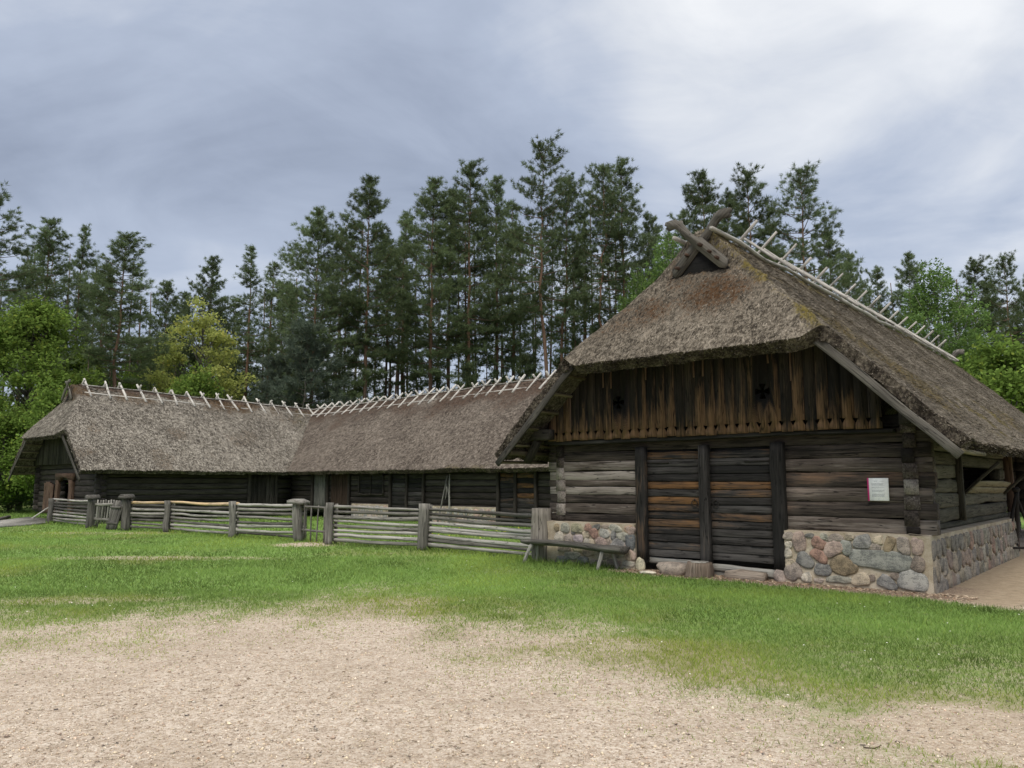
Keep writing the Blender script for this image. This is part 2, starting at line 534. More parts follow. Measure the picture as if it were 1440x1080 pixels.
# ------------------------------------------------------------------ thatch
class Roof:
    """Half-hipped thatched roof. Own axes: x across the ridge, y along it; to_local maps them into the building's frame."""

    def __init__(s, xm, half, y0, y1, zr, ze, hip0=None, hip1=None, th=.27, to_local=None, seed=1, dx=.07, dy=.085, hth=.10):
        s.hth = hth
        s.xm, s.half, s.ze, s.th, s.seed = xm, half, ze, th, seed
        s.zr = zr if callable(zr) else (lambda y, z=zr: np.full_like(np.asarray(y, float), z))
        s.hip0, s.hip1, s.y0, s.y1 = hip0, hip1, y0, y1
        s.map = to_local or (lambda P: P)
        nx = int(2 * half / dx) | 1
        xs = xm + half * np.linspace(-1, 1, nx)
        ax = np.abs(xs - xm)
        rows = []
        bul = .25 * smooth(2.75, 2.0, ax)
        if hip0:
            yf = y0 - 1.0 - bul
            n1 = int(1.0 / .07)
            for k in np.linspace(0, 1, n1):
                rows.append(yf + (y0 - .13 - yf) * k)
            start = y0 - .10
        else:
            start = y0
        end = y1 + .10 if hip1 else y1
        for y in np.linspace(start, end, int((end - start) / dy)):
            rows.append(np.full(nx, y))
        if hip1:
            yb = y1 + 1.0 + bul
            for k in np.linspace(0, 1, 14):
                rows.append(y1 + .13 + (yb - y1 - .13) * k)
        Y = np.array(rows)
        X = np.broadcast_to(xs[None], Y.shape).copy()
        Z = s.height(X, Y)
        P = np.stack([X, Y, Z], -1)
        n = s.normals(P)
        seed = s.seed
        d = .09 * (fbm(P * .9, seed, 3) - .5) + .04 * (fbm(P * 3.1, seed + 5, 3) - .5) + .022 * (vnoise(P * 13, seed + 9) - .5)
        P = P + n * d[..., None]
        e = .09 * (fbm(P * 2.7, seed + 31, 3) - .5)
        P[:, 0, 0] -= e[:, 0]
        P[:, -1, 0] += e[:, -1]
        if hip0:
            P[0, :, 1] += e[0]
        if hip1:
            P[-1, :, 1] += e[-1]
        s.P, s.n = P, s.normals(P)
        s.X, s.Y = X, Y
        hz = np.full(X.shape, 50.0)
        for hip, yy in ((hip0, Y - y0), (hip1, y1 - Y)):
            if hip:
                hz = np.minimum(hz, hip[0] + hip[1] * (yy + .13))
        s.thv = th + s.hth * smooth(.35, -.15, hz - s.side(X, Y))

    def side(s, x, y):
        zr = s.zr(y)
        k = (zr - s.ze) / s.half
        return zr - k * (np.sqrt((x - s.xm) ** 2 + .02) - .14)

    def height(s, x, y):
        z = s.side(x, y)
        for hip, yy in ((s.hip0, y - s.y0), (s.hip1, s.y1 - y)):
            if hip:
                h = np.where(yy > -.115, 50.0, hip[0] + hip[1] * (yy + .13))
                kk = .16
                t = np.clip(.5 + .5 * (h - z) / kk, 0, 1)
                z = h + (z - h) * t - kk * t * (1 - t)
        return z

    def under(s, x, y):
        """Height of the underside."""
        k = (float(s.zr(np.array(0.0))) - s.ze) / s.half
        return s.height(np.asarray(x, float), np.asarray(y, float)) - s.th * math.sqrt(1 + k * k)

    @staticmethod
    def normals(P):
        a = np.gradient(P, axis=1)
        b = np.gradient(P, axis=0)
        n = np.cross(a, b)
        return n / (np.linalg.norm(n, axis=-1, keepdims=True) + 1e-9)

    def build(s, name, mat, parent, n_straw, masks, straw_len=(.10, .30), straw_w=.011):
        P, n = s.P, s.n
        ny, nx = P.shape[:2]
        B = P - n * s.thv[..., None]
        mb = MB()
        moss, rust = masks(P)
        idx = np.arange(ny * nx).reshape(ny, nx)
        q = np.stack([idx[:-1, :-1], idx[:-1, 1:], idx[1:, 1:], idx[1:, :-1]], -1).reshape(-1, 4)
        P = P + n * (moss * .05 * smooth(.4, .7, vnoise(P * 7, s.seed + 70)))[..., None]
        mp = lambda A: s.map(A.reshape(-1, 3))
        mb.add(mp(P), q, moss=moss.ravel(), warm=rust.ravel(), gco=P.reshape(-1, 3))
        mb.add(mp(B), q[:, ::-1], tint=.25, gco=B.reshape(-1, 3) * np.array([1, 1, 1]))
        for ring in (idx[0], idx[-1], idx[:, 0], idx[:, -1]):
            m = len(ring)
            A = np.concatenate([P.reshape(-1, 3)[ring], B.reshape(-1, 3)[ring]])
            i = np.arange(m - 1)
            mb.add(mp(A), np.stack([i, i + 1, m + i + 1, m + i], -1), tint=.1, gco=A)
        # straws lying down the slope
        r = np.random.default_rng(s.seed + 100)
        c = (P[:-1, :-1] + P[1:, 1:]) / 2
        area = np.linalg.norm(np.cross(P[:-1, 1:] - P[:-1, :-1], P[1:, :-1] - P[:-1, :-1]), axis=-1).ravel()
        pick = r.choice(len(area), n_straw, p=area / area.sum())
        iy, ix = pick // (nx - 1), pick % (nx - 1)
        a, b = r.random((2, n_straw, 1))
        p = (P[iy, ix] * (1 - a) * (1 - b) + P[iy, ix + 1] * a * (1 - b) + P[iy + 1, ix] * (1 - a) * b + P[iy + 1, ix + 1] * a * b)
        nn = n[iy, ix]
        down = np.array([0, 0, -1.0]) + nn * nn[:, 2:3]
        down /= np.linalg.norm(down, axis=1, keepdims=True) + 1e-9
        d = down + r.normal(0, .3, (n_straw, 3))
        d -= nn * (d * nn).sum(1, keepdims=True)
        d /= np.linalg.norm(d, axis=1, keepdims=True)
        ln = r.uniform(*straw_len, (n_straw, 1))
        wd = r.uniform(.6, 1.5, (n_straw, 1)) * straw_w
        sdv = np.cross(nn, d)
        lift = np.abs(r.normal(0, .016, (n_straw, 1))) + .004
        q0, q1 = p - d * ln * .4 - nn * .004, p + d * ln * .6 + nn * lift
        V = np.stack([q0 - sdv * wd, q0 + sdv * wd, q1 + sdv * wd * .6, q1 - sdv * wd * .6], 1)
        i4 = np.arange(n_straw * 4).reshape(-1, 4)
        ms, rs = masks(p)
        rep = lambda v: np.repeat(v, 4)
        mb.add(s.map(V.reshape(-1, 3)), i4, tint=rep(np.clip(r.normal(.55, .5, n_straw), -.7, 1.8)), moss=rep(ms), warm=rep(rs), gco=np.repeat(p, 4, 0))
        # a few longer loose straws
        k = n_straw // 1400
        j = r.choice(np.nonzero((iy > 9) & (iy < ny - 10) & (ix > 6) & (ix < nx - 8))[0], k)
        L2 = r.uniform(.1, .26, (k, 1))
        d2 = d[j] + r.normal(0, .35, (k, 3))
        d2 -= nn[j] * (d2 * nn[j]).sum(1, keepdims=True)
        q0, q1 = p[j] + nn[j] * .012, p[j] + nn[j] * .035 + d2 * L2
        V = np.stack([q0 - sdv[j] * straw_w * 1.3, q0 + sdv[j] * straw_w * 1.3, q1 + sdv[j] * straw_w, q1 - sdv[j] * straw_w], 1)
        mb.add(s.map(V.reshape(-1, 3)), np.arange(k * 4).reshape(-1, 4), tint=np.repeat(r.uniform(1.0, 1.7, k), 4), gco=np.repeat(p[j], 4, 0))
        # cut ends on the rim
        for ring, out in ((idx[0], 'y0'), (idx[-1], 'y1'), (idx[:, 0], 'x0'), (idx[:, -1], 'x1')):
            if (out == 'y0' and not s.hip0) or (out == 'y1' and not s.hip1):
                continue
            Pr, Br = P.reshape(-1, 3)[ring], B.reshape(-1, 3)[ring]
            m = len(ring)
            k = m * 26
            j = r.integers(0, m - 1, k)
            f = r.random((k, 1))
            h = r.random((k, 1)) ** 1.0
            base = (Pr[j] * (1 - f) + Pr[j + 1] * f) * (1 - h) + (Br[j] * (1 - f) + Br[j + 1] * f) * h
            nr = n.reshape(-1, 3)[ring][j]
            dn = np.array([0, 0, -1.0]) + nr * nr[:, 2:3]
            dn /= np.linalg.norm(dn, axis=1, keepdims=True) + 1e-9
            outw = {'y0': (0, -1, 0), 'y1': (0, 1, 0), 'x0': (-1, 0, 0), 'x1': (1, 0, 0)}[out]
            d = dn * (.75 if out[0] == 'x' else .4) + np.array(outw) * .6 + r.normal(0, .25, (k, 3))
            d /= np.linalg.norm(d, axis=1, keepdims=True)
            ln = np.abs(r.normal(.018, .014, (k, 1))) + .004
            sdv = np.cross(d, r.normal(0, 1, (k, 3)))
            sdv /= np.linalg.norm(sdv, axis=1, keepdims=True) + 1e-9
            q0, q1 = base - d * .05, base + d * ln
            V = np.stack([q0 - sdv * .007, q0 + sdv * .007, q1 + sdv * .005, q1 - sdv * .005], 1)
            mb.add(s.map(V.reshape(-1, 3)), np.arange(k * 4).reshape(-1, 4), tint=np.repeat(np.clip(r.normal(.2, .3, k), -.4, 1.2), 4), gco=np.repeat(base, 4, 0))
        return mb.build(name, mat, parent, attrs=('tint', 'warm', 'moss', 'gco'))


# ------------------------------------------------------------------ stone walls
PAL = [(.26, .25, .24), (.20, .20, .21), (.33, .24, .21), (.36, .19, .15), (.30, .27, .20), (.24, .25, .21), (.15, .16, .17), (.30, .22, .22), (.36, .31, .25), (.28, .28, .25)]


def stone_outline(mb, poly, o, u, v, nrm, colr, r, bulge=.035):
    poly = np.asarray(poly, float)
    c = poly.mean(0)
    n = len(poly)
    rings = []
    for k, (sc, d) in enumerate(((1.0, -.012), (.955, bulge * .7), (.8, bulge * .95), (.42, bulge))):
        q = c + (poly - c) * sc
        dd = d + r.normal(0, .004, n) * (k > 0)
        rings.append(o + q[:, :1] * u + q[:, 1:] * v + dd[:, None] * nrm)
    rings.append((o + c[0] * u + c[1] * v + bulge * nrm)[None])
    V = np.concatenate(rings)
    F = []
    for k in range(3):
        for i in range(n):
            j = (i + 1) % n
            F.append([k * n + i, k * n + j, (k + 1) * n + j, (k + 1) * n + i])
    for i in range(n):
        F.append([3 * n + i, 3 * n + (i + 1) % n, 4 * n])
    cc_ = np.asarray(colr) * .72 + np.array((.215, .20, .175)) * .28
    mb.add(V, F, colr=cc_ * r.uniform(.85, 1.12))


def ellipse_stone(cx, cy, rx, ry, rot, r, n=10, pw=2.8):
    t = np.linspace(0, 2 * math.pi, n, endpoint=False) + r.uniform(-.18, .18, n) + r.uniform(0, 1)
    c, s_ = np.cos(t), np.sin(t)
    x = rx * np.sign(c) * np.abs(c) ** (2 / pw)
    y = ry * np.sign(s_) * np.abs(s_) ** (2 / pw)
    k = 1 + .10 * np.sin(2 * t + r.uniform(0, 6)) * r.uniform(-1, 1) + .08 * np.sin(3 * t + r.uniform(0, 6)) + np.clip(.085 * r.normal(0, 1, n), -.15, .15)
    x, y = x * k, y * k
    x = np.stack([x * .78 + np.roll(x, -1) * .22, x * .22 + np.roll(x, -1) * .78], 1).ravel()
    y = np.stack([y * .78 + np.roll(y, -1) * .22, y * .22 + np.roll(y, -1) * .78], 1).ravel()
    cr, sr = math.cos(rot), math.sin(rot)
    return np.stack([cx + x * cr - y * sr, cy + x * sr + y * cr], -1)


def voronoi_stones(w, h, size, r, gap=.88):
    nx, ny = max(1, round(w / size)), max(1, round(h / size))
    S = []
    for j in range(ny):
        for i in range(nx):
            S.append(((i + .5 + (.25 if j % 2 else -.25) + r.uniform(-.38, .38)) * w / nx, (j + .5 + r.uniform(-.36, .36)) * h / ny))
    S = np.array(S)
    out = []
    for i, p in enumerate(S):
        poly = [np.array(q, float) for q in ((0, 0), (w, 0), (w, h), (0, h))]
        for j, q in enumerate(S):
            if i == j or np.linalg.norm(q - p) > size * 3.2:
                continue
            m, d = (p + q) / 2, q - p
            new = []
            for k in range(len(poly)):
                a, b = poly[k], poly[(k + 1) % len(poly)]
                da, db = np.dot(a - m, d), np.dot(b - m, d)
                if da <= 0:
                    new.append(a)
                if da * db < 0:
                    new.append(a + (b - a) * (da / (da - db)))
            poly = new
            if len(poly) < 3:
                break
        if len(poly) < 3:
            continue
        P = np.array(poly)
        c = P.mean(0)
        P = c + (P - c) * gap * r.uniform(.9, 1.03)
        for _ in range(2):
            P = np.stack([P * .77 + np.roll(P, -1, 0) * .23, P * .23 + np.roll(P, -1, 0) * .77], 1).reshape(-1, 2)
        P += r.normal(0, .004, P.shape)
        out.append(P)
    return out


def mortar_slab(mb, o, u, v, nrm, w, h, depth, r, n=.06):
    """Box with a roughened face; o is the lower corner on the face."""
    nx, ny = max(2, int(w / n)), max(2, int(h / n))
    U, Vv = np.meshgrid(np.linspace(0, w, nx), np.linspace(0, h, ny))
    D = .03 * (fbm(np.stack([U * 4, Vv * 4, U * 0], -1), int(r.integers(99)), 3) - .5)
    D[0] = D[-1] = 0
    F = o + U[..., None] * u + Vv[..., None] * v + D[..., None] * nrm
    # batter the top edge back into a sloped ledge
    idx = np.arange(nx * ny).reshape(ny, nx)
    q = np.stack([idx[:-1, :-1], idx[:-1, 1:], idx[1:, 1:], idx[1:, :-1]], -1).reshape(-1, 4)
    mb.add(F, q, mat=1)
    Bk = F - nrm * (depth + D)[..., None]
    for ring, up in ((idx[-1], .025), (idx[0], 0), (idx[:, 0], 0), (idx[:, -1], 0)):
        a, b = F.reshape(-1, 3)[ring], Bk.reshape(-1, 3)[ring] + np.array([0, 0, up])
        m = len(ring)
        i = np.arange(m - 1)
        mb.add(np.concatenate([a, b]), np.stack([i, i + 1, m + i + 1, m + i], -1), mat=1)


# ------------------------------------------------------------------ ground masks
BX, BY = np.array([6.08, 11.72]), R(40.29)
EX = np.array([math.cos(BY), -math.sin(BY)])
EY = np.array([math.sin(BY), math.cos(BY)])
LX0, LYA = np.array([-16.78, 31.94]), R(41.5)
LEX = np.array([math.cos(LYA), -math.sin(LYA)])
LEY = np.array([math.sin(LYA), math.cos(LYA)])


def barn_xy(x, y):
    return (x - BX[0]) * EX[0] + (y - BX[1]) * EX[1], (x - BX[0]) * EY[0] + (y - BX[1]) * EY[1]


def barn_w(x, y, z=0.0):
    p = BX + EX * x + EY * y
    return np.array([p[0], p[1], z])


def shed_w(x, y, z=0.0):
    p = LX0 + LEX * x + LEY * y
    return np.array([p[0], p[1], z])


_bp = np.array([ground_at(u, v)[:2] for u, v in ((-200, 905), (0, 902), (130, 896), (300, 893), (400, 868), (500, 862), (580, 872), (640, 905), (760, 918), (900, 950), (1000, 1005), (1120, 1055), (1250, 1105), (1440, 1170), (1700, 1230))])


def masks_ground(x, y):
    yb = np.interp(x, _bp[:, 0], _bp[:, 1])
    n = fbm2(x, y, .55, 3, 5)
    n2 = fbm2(x, y, 2.6, 9, 4)
    wid = 2.3 + 1.5 * smooth(-1, 3, x)
    q = (y - yb + (n - .5) * 3.6 + (n2 - .5) * 3.4) / wid
    g = .5 * smooth(-1.0, .55, q) + .5 * smooth(.0, 1.5, q)
    # straggling tufts inside the gravel near its edge
    g = np.maximum(g, .5 * smooth(.56, .68, n2) * smooth(-2.6, -.3, y - yb) * (.35 + .65 * smooth(-2, 2, x)))
    # bare sandy ground low on the right
    c = ground_at(1425, 1030)
    d = np.hypot((x - c[0]) / 1.0, (y - c[1]) / .55)
    sand = smooth(1.35, .6, d + (n2 - .5) * .8)
    g = g * (1 - .85 * sand)
    # along the barn
    bx, by = barn_xy(x, y)
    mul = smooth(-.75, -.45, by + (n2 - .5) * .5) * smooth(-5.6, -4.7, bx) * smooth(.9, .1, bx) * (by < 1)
    tr = smooth(2.1, 1.2, bx + (n2 - .5) * .9 - .06 * by) * smooth(-.15, .15, bx) * smooth(-1.0, -.2, by + .6 * bx * .5)
    tr = np.maximum(tr, smooth(-1.0, -.2, by + (n2 - .5) * .7) * smooth(.9, .2, bx) * smooth(-.7, -.1, bx) * (by < .5))
    far = smooth(5.5, 7.5, by) * smooth(-.2, .2, bx) * smooth(6.0, 4.5, bx)
    tr = np.maximum(tr, far)
    inside = ((bx < 0) & (bx > -6.75) & (by > 0) & (by < 19.6))
    g = g * (1 - mul) * (1 - tr)
    g = np.where(inside, 0, g)
    # trodden patches by the gates and across the lawn
    pat = 0
    for u, v, a, b2, k in ((430, 766, 1.2, .9, .8), (215, 785, 3.2, .55, .5), (100, 845, 1.6, .5, .35), (150, 750, 2.5, .8, .35), (870, 905, .7, .35, .4)):
        c = ground_at(u, v)
        pat = np.maximum(pat, k * smooth(1.2, .4, np.hypot((x - c[0]) / a, (y - c[1]) / b2) + (n2 - .5) * .9))
    g = g * (1 - .75 * pat)
    dry = np.clip(.9 * smooth(.5, .75, n) * .6 + pat + .75 * smooth(1.8, .0, (y - yb) / wid) * (y > yb - 2), 0, 1)
    return g, np.maximum(sand * .35, tr), mul, dry


def build_ground():
    xs = np.concatenate([-np.geomspace(500, 26, 16)[:-1], np.linspace(-26, -10, 70)[:-1], np.linspace(-10, 14, 250), np.linspace(14, 26, 50)[1:], np.geomspace(26, 500, 16)[1:]])
    ys = np.concatenate([-np.geomspace(200, 2, 10), np.linspace(-1.5, 3, 20)[:-1], np.linspace(3, 20, 210), np.linspace(20, 46, 130)[1:], np.geomspace(46, 900, 16)[1:]])
    X, Y = np.meshgrid(xs, ys)
    Z = .03 * (fbm2(X, Y, .35, 21, 3) - .5) + .012 * (fbm2(X, Y, 3.0, 22, 3) - .5)
    g, sand, mul, dry = masks_ground(X, Y)
    mb = MB()
    idx = np.arange(X.size).reshape(X.shape)
    q = np.stack([idx[:-1, :-1], idx[:-1, 1:], idx[1:, 1:], idx[1:, :-1]], -1).reshape(-1, 4)
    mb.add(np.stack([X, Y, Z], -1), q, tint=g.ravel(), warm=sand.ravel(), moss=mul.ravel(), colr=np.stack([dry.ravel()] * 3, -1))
    m, nt, b = new_mat('lawn_gravel_and_sand')
    tc = N(nt, 'ShaderNodeTexCoord').outputs['Object']
    A = {k: attr(nt, k).outputs['Fac'] for k in ('tint', 'warm', 'moss')}
    dryf = attr(nt, 'col').outputs['Vector']
    sep = N(nt, 'ShaderNodeSeparateXYZ')
    nt.links.new(dryf, sep.inputs[0])
    dryf = sep.outputs[0]
    nL = noise(nt, tc, .8, 4)
    nM = noise(nt, tc, 7, 5, .6)
    nH = noise(nt, tc, 45, 5, .7)
    vo = N(nt, 'ShaderNodeTexVoronoi', inp={'Scale': 42.0, 'Randomness': 1.0})
    nt.links.new(tc, vo.inputs['Vector'])
    vs = N(nt, 'ShaderNodeSeparateColor')
    nt.links.new(vo.outputs['Color'], vs.inputs[0])
    vo2 = N(nt, 'ShaderNodeTexVoronoi', inp={'Scale': 110.0, 'Randomness': 1.0})
    nt.links.new(tc, vo2.inputs['Vector'])
    vs2 = N(nt, 'ShaderNodeSeparateColor')
    nt.links.new(vo2.outputs['Color'], vs2.inputs[0])
    gf = mth(nt, 'ADD', mth(nt, 'MULTIPLY', vs.outputs[0], .35), mth(nt, 'ADD', mth(nt, 'MULTIPLY', vs2.outputs[0], .35), mth(nt, 'MULTIPLY', nH, .5)))
    gf = mth(nt, 'ADD', gf, mth(nt, 'MULTIPLY', mth(nt, 'SUBTRACT', nM, .5), .5))
    grav = ramp(nt, gf, [(.2, (.165, .128, .09)), (.44, (.355, .285, .222)), (.66, (.475, .397, .325)), (.92, (.61, .545, .47))])
    grav = mixc(nt, mth(nt, 'MULTIPLY', mth(nt, 'SUBTRACT', nL, .45), 2.2, clamp=True), grav, mixc(nt, nM, (.215, .165, .12), (.40, .325, .25)))
    sandc = ramp(nt, mth(nt, 'ADD', mth(nt, 'MULTIPLY', nM, .6), mth(nt, 'MULTIPLY', nH, .5)), [(.34, (.20, .15, .10)), (.58, (.34, .27, .19)), (.85, (.46, .38, .285))])
    base = mixc(nt, A['warm'], grav, sandc)
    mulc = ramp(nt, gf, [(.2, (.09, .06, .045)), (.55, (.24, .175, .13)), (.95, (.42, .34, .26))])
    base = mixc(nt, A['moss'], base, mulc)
    gr = ramp(nt, mth(nt, 'ADD', mth(nt, 'MULTIPLY', nM, .5), mth(nt, 'MULTIPLY', nH, .6)), [(.3, (.075, .135, .028)), (.55, (.135, .23, .05)), (.85, (.22, .32, .09))])
    gr = mixc(nt, mth(nt, 'MULTIPLY', dryf, .8), gr, mixc(nt, nH, (.14, .115, .05), (.30, .26, .14)))
    fac = mth(nt, 'ADD', A['tint'], mth(nt, 'MULTIPLY', mth(nt, 'SUBTRACT', mth(nt, 'ADD', mth(nt, 'MULTIPLY', nH, .6), mth(nt, 'MULTIPLY', nM, .5)), .55), 2.6))
    fac = mth(nt, 'MULTIPLY', mth(nt, 'SUBTRACT', fac, .35), 1.8, clamp=True)
    c = mixc(nt, fac, base, gr)
    nt.links.new(c, b.inputs['Base Color'])
    b.inputs['Roughness'].default_value = .95
    b.inputs['Specular IOR Level'].default_value = .15
    h = mth(nt, 'ADD', mth(nt, 'SUBTRACT', 1.0, vo.outputs['Distance']), mth(nt, 'ADD', nH, mth(nt, 'SUBTRACT', 1.0, vo2.outputs['Distance'])))
    bump(nt, b, h, .55, .012)
    o = mb.build('ground', m, attrs=('tint', 'warm', 'moss', 'col'), smooth_shade=True)
    tag(o, kind='structure')


def ground_z(x, y):
    return .03 * (fbm2(x, y, .35, 21, 3) - .5) + .012 * (fbm2(x, y, 3.0, 22, 3) - .5)


FENCE_LINE = [(-18.4, 31.38), (-14.96, 27.97), (-13.07, 26.73), (-11.36, 25.96), (-8.26, 23.28), (-5.94, 21.88), (-4.8, 20.73), (-2.14, 19.03), (.60, 16.27)]


def build_grass():
    r = np.random.default_rng(5)
    mb = MB()
    bands = [(3.8, 6, 2300, .0035, .045), (6, 8.5, 2600, .0042, .05), (8.5, 12, 1700, .0055, .05), (12, 17, 620, .0085, .06), (17, 25, 240, .013, .065), (25, 36, 95, .021, .07), (36, 50, 38, .032, .075)]
    for d0, d1, den, w, h in bands:
        W0, W1 = -.72 * d1 - 2.0, .72 * d1 + 2.5
        n = int((d1 - d0) * (W1 - W0) * den)
        x = r.uniform(W0, W1, n)
        y = r.uniform(d0, d1, n)
        keep = np.abs(x) < .70 * y + 2.2
        x, y = x[keep], y[keep]
        g, sand, mul, dry = masks_ground(x, y)
        lx, ly = (x - LX0[0]) * LEX[0] + (y - LX0[1]) * LEX[1], (x - LX0[0]) * LEY[0] + (y - LX0[1]) * LEY[1]
        k = (r.random(len(x)) < np.clip(1.12 * g ** 1.25, 0, 1)) & ~((lx > -7.3) & (lx < 0) & (ly > 0)) & ~((lx > -4) & (ly > 8.9))
        k &= ~((x < -16.5) & (np.abs(y - 31.2) < 2.6) & (x < -19.0 + 0 * y))
        x, y, g, dry = x[k], y[k], g[k], dry[k]
        bx, by = barn_xy(x, y)
        ft = np.full(len(x), 9.)
        for (ax_, ay_), (bx_, by_) in zip(FENCE_LINE[:-1], FENCE_LINE[1:]):
            tt = np.clip(((x - ax_) * (bx_ - ax_) + (y - ay_) * (by_ - ay_)) / ((bx_ - ax_) ** 2 + (by_ - ay_) ** 2), 0, 1)
            ft = np.minimum(ft, np.hypot(x - ax_ - tt * (bx_ - ax_), y - ay_ - tt * (by_ - ay_)))
        tall = 1 + 1.0 * smooth(.35, .05, ft) + 1.6 * smooth(-.9, -.1, by) * smooth(-8, -7, bx) * smooth(-4.4, -5.0, bx) * (by < .3)
        n = len(x)
        cl = fbm2(x, y, .9, 44, 3)
        hh = h * r.uniform(.5, 1.45, n) * (.38 + .65 * g) * tall * (.75 + .6 * cl)
        az = r.uniform(0, 2 * math.pi, n)
        ln = r.normal(0, .45, (2, n)) * hh
        tuft = smooth(.68, .8, fbm2(x, y, 2.2, 210, 3))
        hh = hh * .78 * (1 + .5 * tuft)
        z = ground_z(x, y) - .004
        ww = w * r.uniform(.6, 1.3, n)
        V = np.stack([np.stack([x - np.cos(az) * ww, y - np.sin(az) * ww, z], -1), np.stack([x + np.cos(az) * ww, y + np.sin(az) * ww, z], -1), np.stack([x + ln[0], y + ln[1], z + hh], -1)], 1)
        cl2 = fbm2(x, y, .28, 144, 3)
        ti = np.clip(.5 + r.normal(0, .22, n) + (cl - .5) * 1.5 + (cl2 - .5) * 1.5 - .35 * smooth(-2.2, -.5, by) * (by < 0) * (bx > -8) * (bx < 2), -.1, 1.15)  # blades darkened along the barn front: soft shade painted into their tint
        dr = np.clip((dry * 1.0 + r.normal(0, .2, n) - .35), 0, .95) + (r.random(n) < .04) * .5 + .4 * smooth(.58, .78, cl2)
        ti = ti - .25 * tuft
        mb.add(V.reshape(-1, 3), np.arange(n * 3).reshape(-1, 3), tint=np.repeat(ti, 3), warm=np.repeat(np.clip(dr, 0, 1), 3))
    tag(mb.build('grass', M['blade'], attrs=('tint', 'warm')), kind='stuff')
    # gravel
    mb = MB()
    n = 110000
    y = 3.4 + 6.6 * r.random(n) ** 1.5
    x = r.uniform(-1, 1, n) * (.70 * y + 1.6)
    g, sand, mul, dry = masks_ground(x, y)
    k = r.random(n) > g * 1.4
    x, y = x[k], y[k]
    n = len(x)
    sz = np.clip(r.lognormal(-5.45, .5, n), .002, .02)
    O = np.array([(1, 0, 0), (0, 1, 0), (-1, 0, 0), (0, -1, 0), (0, 0, .7), (0, 0, -.5)], float)
    a = r.uniform(0, 6.28, n)
    V = O[None] * (1 + r.normal(0, .22, (n, 6, 1))) * sz[:, None, None]
    ca, sa = np.cos(a)[:, None], np.sin(a)[:, None]
    V = np.stack([V[..., 0] * ca - V[..., 1] * sa, V[..., 0] * sa + V[..., 1] * ca, V[..., 2]], -1)
    V += np.stack([x, y, ground_z(x, y) + sz * .15], -1)[:, None]
    f = np.array([(0, 1, 4), (1, 2, 4), (2, 3, 4), (3, 0, 4), (1, 0, 5), (2, 1, 5), (3, 2, 5), (0, 3, 5)])
    F = (f[None] + 6 * np.arange(n)[:, None, None]).reshape(-1, 3)
    pal = np.array([(.48, .41, .31), (.56, .49, .41), (.37, .29, .215), (.43, .33, .26), (.22, .18, .15), (.62, .57, .49)])
    c = pal[r.choice(6, n, p=[.36, .17, .24, .17, .05, .01])] * r.uniform(.7, 1.05, (n, 1))
    mb.add(V.reshape(-1, 3), F, colr=np.repeat(c, 6, 0))
    tag(mb.build('gravel', M['stone'], attrs=('col',)), kind='stuff')
    # wood chips by the barn foot
    mb = MB()
    n = 2600
    bx = r.uniform(-5.0, .7, n)
    by = -.02 - np.abs(r.normal(.12, .3, n))
    P = np.stack([BX[0] + EX[0] * bx + EY[0] * by, BX[1] + EX[1] * bx + EY[1] * by], -1)
    k = by > -.85
    P = P[k]
    n = len(P)
    a = r.uniform(0, 6.28, n)
    l, w = r.uniform(.008, .03, n), r.uniform(.004, .012, n)
    d = np.stack([np.cos(a), np.sin(a)], -1)
    e = np.stack([-np.sin(a), np.cos(a)], -1)
    z = ground_z(P[:, 0], P[:, 1])
    V = np.stack([np.c_[P + d * l[:, None] * i + e * w[:, None] * j, z + r.uniform(0, .012, n) + .003] for i, j in ((-1, -1), (1, -1), (1, 1), (-1, 1))], 1)
    c = np.array([(.34, .25, .18), (.2, .13, .09), (.45, .37, .28)])[r.choice(3, n)] * r.uniform(.8, 1.1, (n, 1))
    mb.add(V.reshape(-1, 3), np.arange(n * 4).reshape(-1, 4), colr=np.repeat(c, 4, 0))
    n = 420
    yy = 3.6 + 8 * r.random(n) ** 1.3
    P = np.stack([r.uniform(-1, 1, n) * (.68 * yy + 1), yy], -1)
    a = r.uniform(0, 6.28, n)
    l, w = r.uniform(.005, .018, n), r.uniform(.002, .007, n)
    d = np.stack([np.cos(a), np.sin(a)], -1)
    e = np.stack([-np.sin(a), np.cos(a)], -1)
    z = ground_z(P[:, 0], P[:, 1])
    V = np.stack([np.c_[P + d * l[:, None] * i + e * w[:, None] * j, z + r.uniform(.002, .012, n)] for i, j in ((-1, -1), (1, -1), (1, 1), (-1, 1))], 1)
    c = np.array([(.10, .07, .05), (.16, .10, .06), (.06, .05, .045)])[r.choice(3, n)]
    mb.add(V.reshape(-1, 3), np.arange(n * 4).reshape(-1, 4), colr=np.repeat(c, 4, 0))
    tag(mb.build('wood_chips', M['stone'], attrs=('col',)), kind='stuff')


build_ground()
build_grass()

#@@PART2
# ------------------------------------------------------------------ the near barn
barn = thing('thatched_barn', 'large log barn with tall half-hipped thatched roof and plank double door on stone footing', 'barn', (BX[0], BX[1], 0), -BY)


def barn_plane(u, v, y=-.14):
    """Where a sight line meets the barn's front plane, in the barn's own frame."""
    r_ = ray(u, v)
    o = np.array([0, 0, EYE])
    t = (y - (o[:2] - BX) @ EY) / (r_[:2] @ EY)
    p = o + r_ * t
    return np.array([(p[:2] - BX) @ EX, p[2]])


XM, HALF = -3.35, 4.25


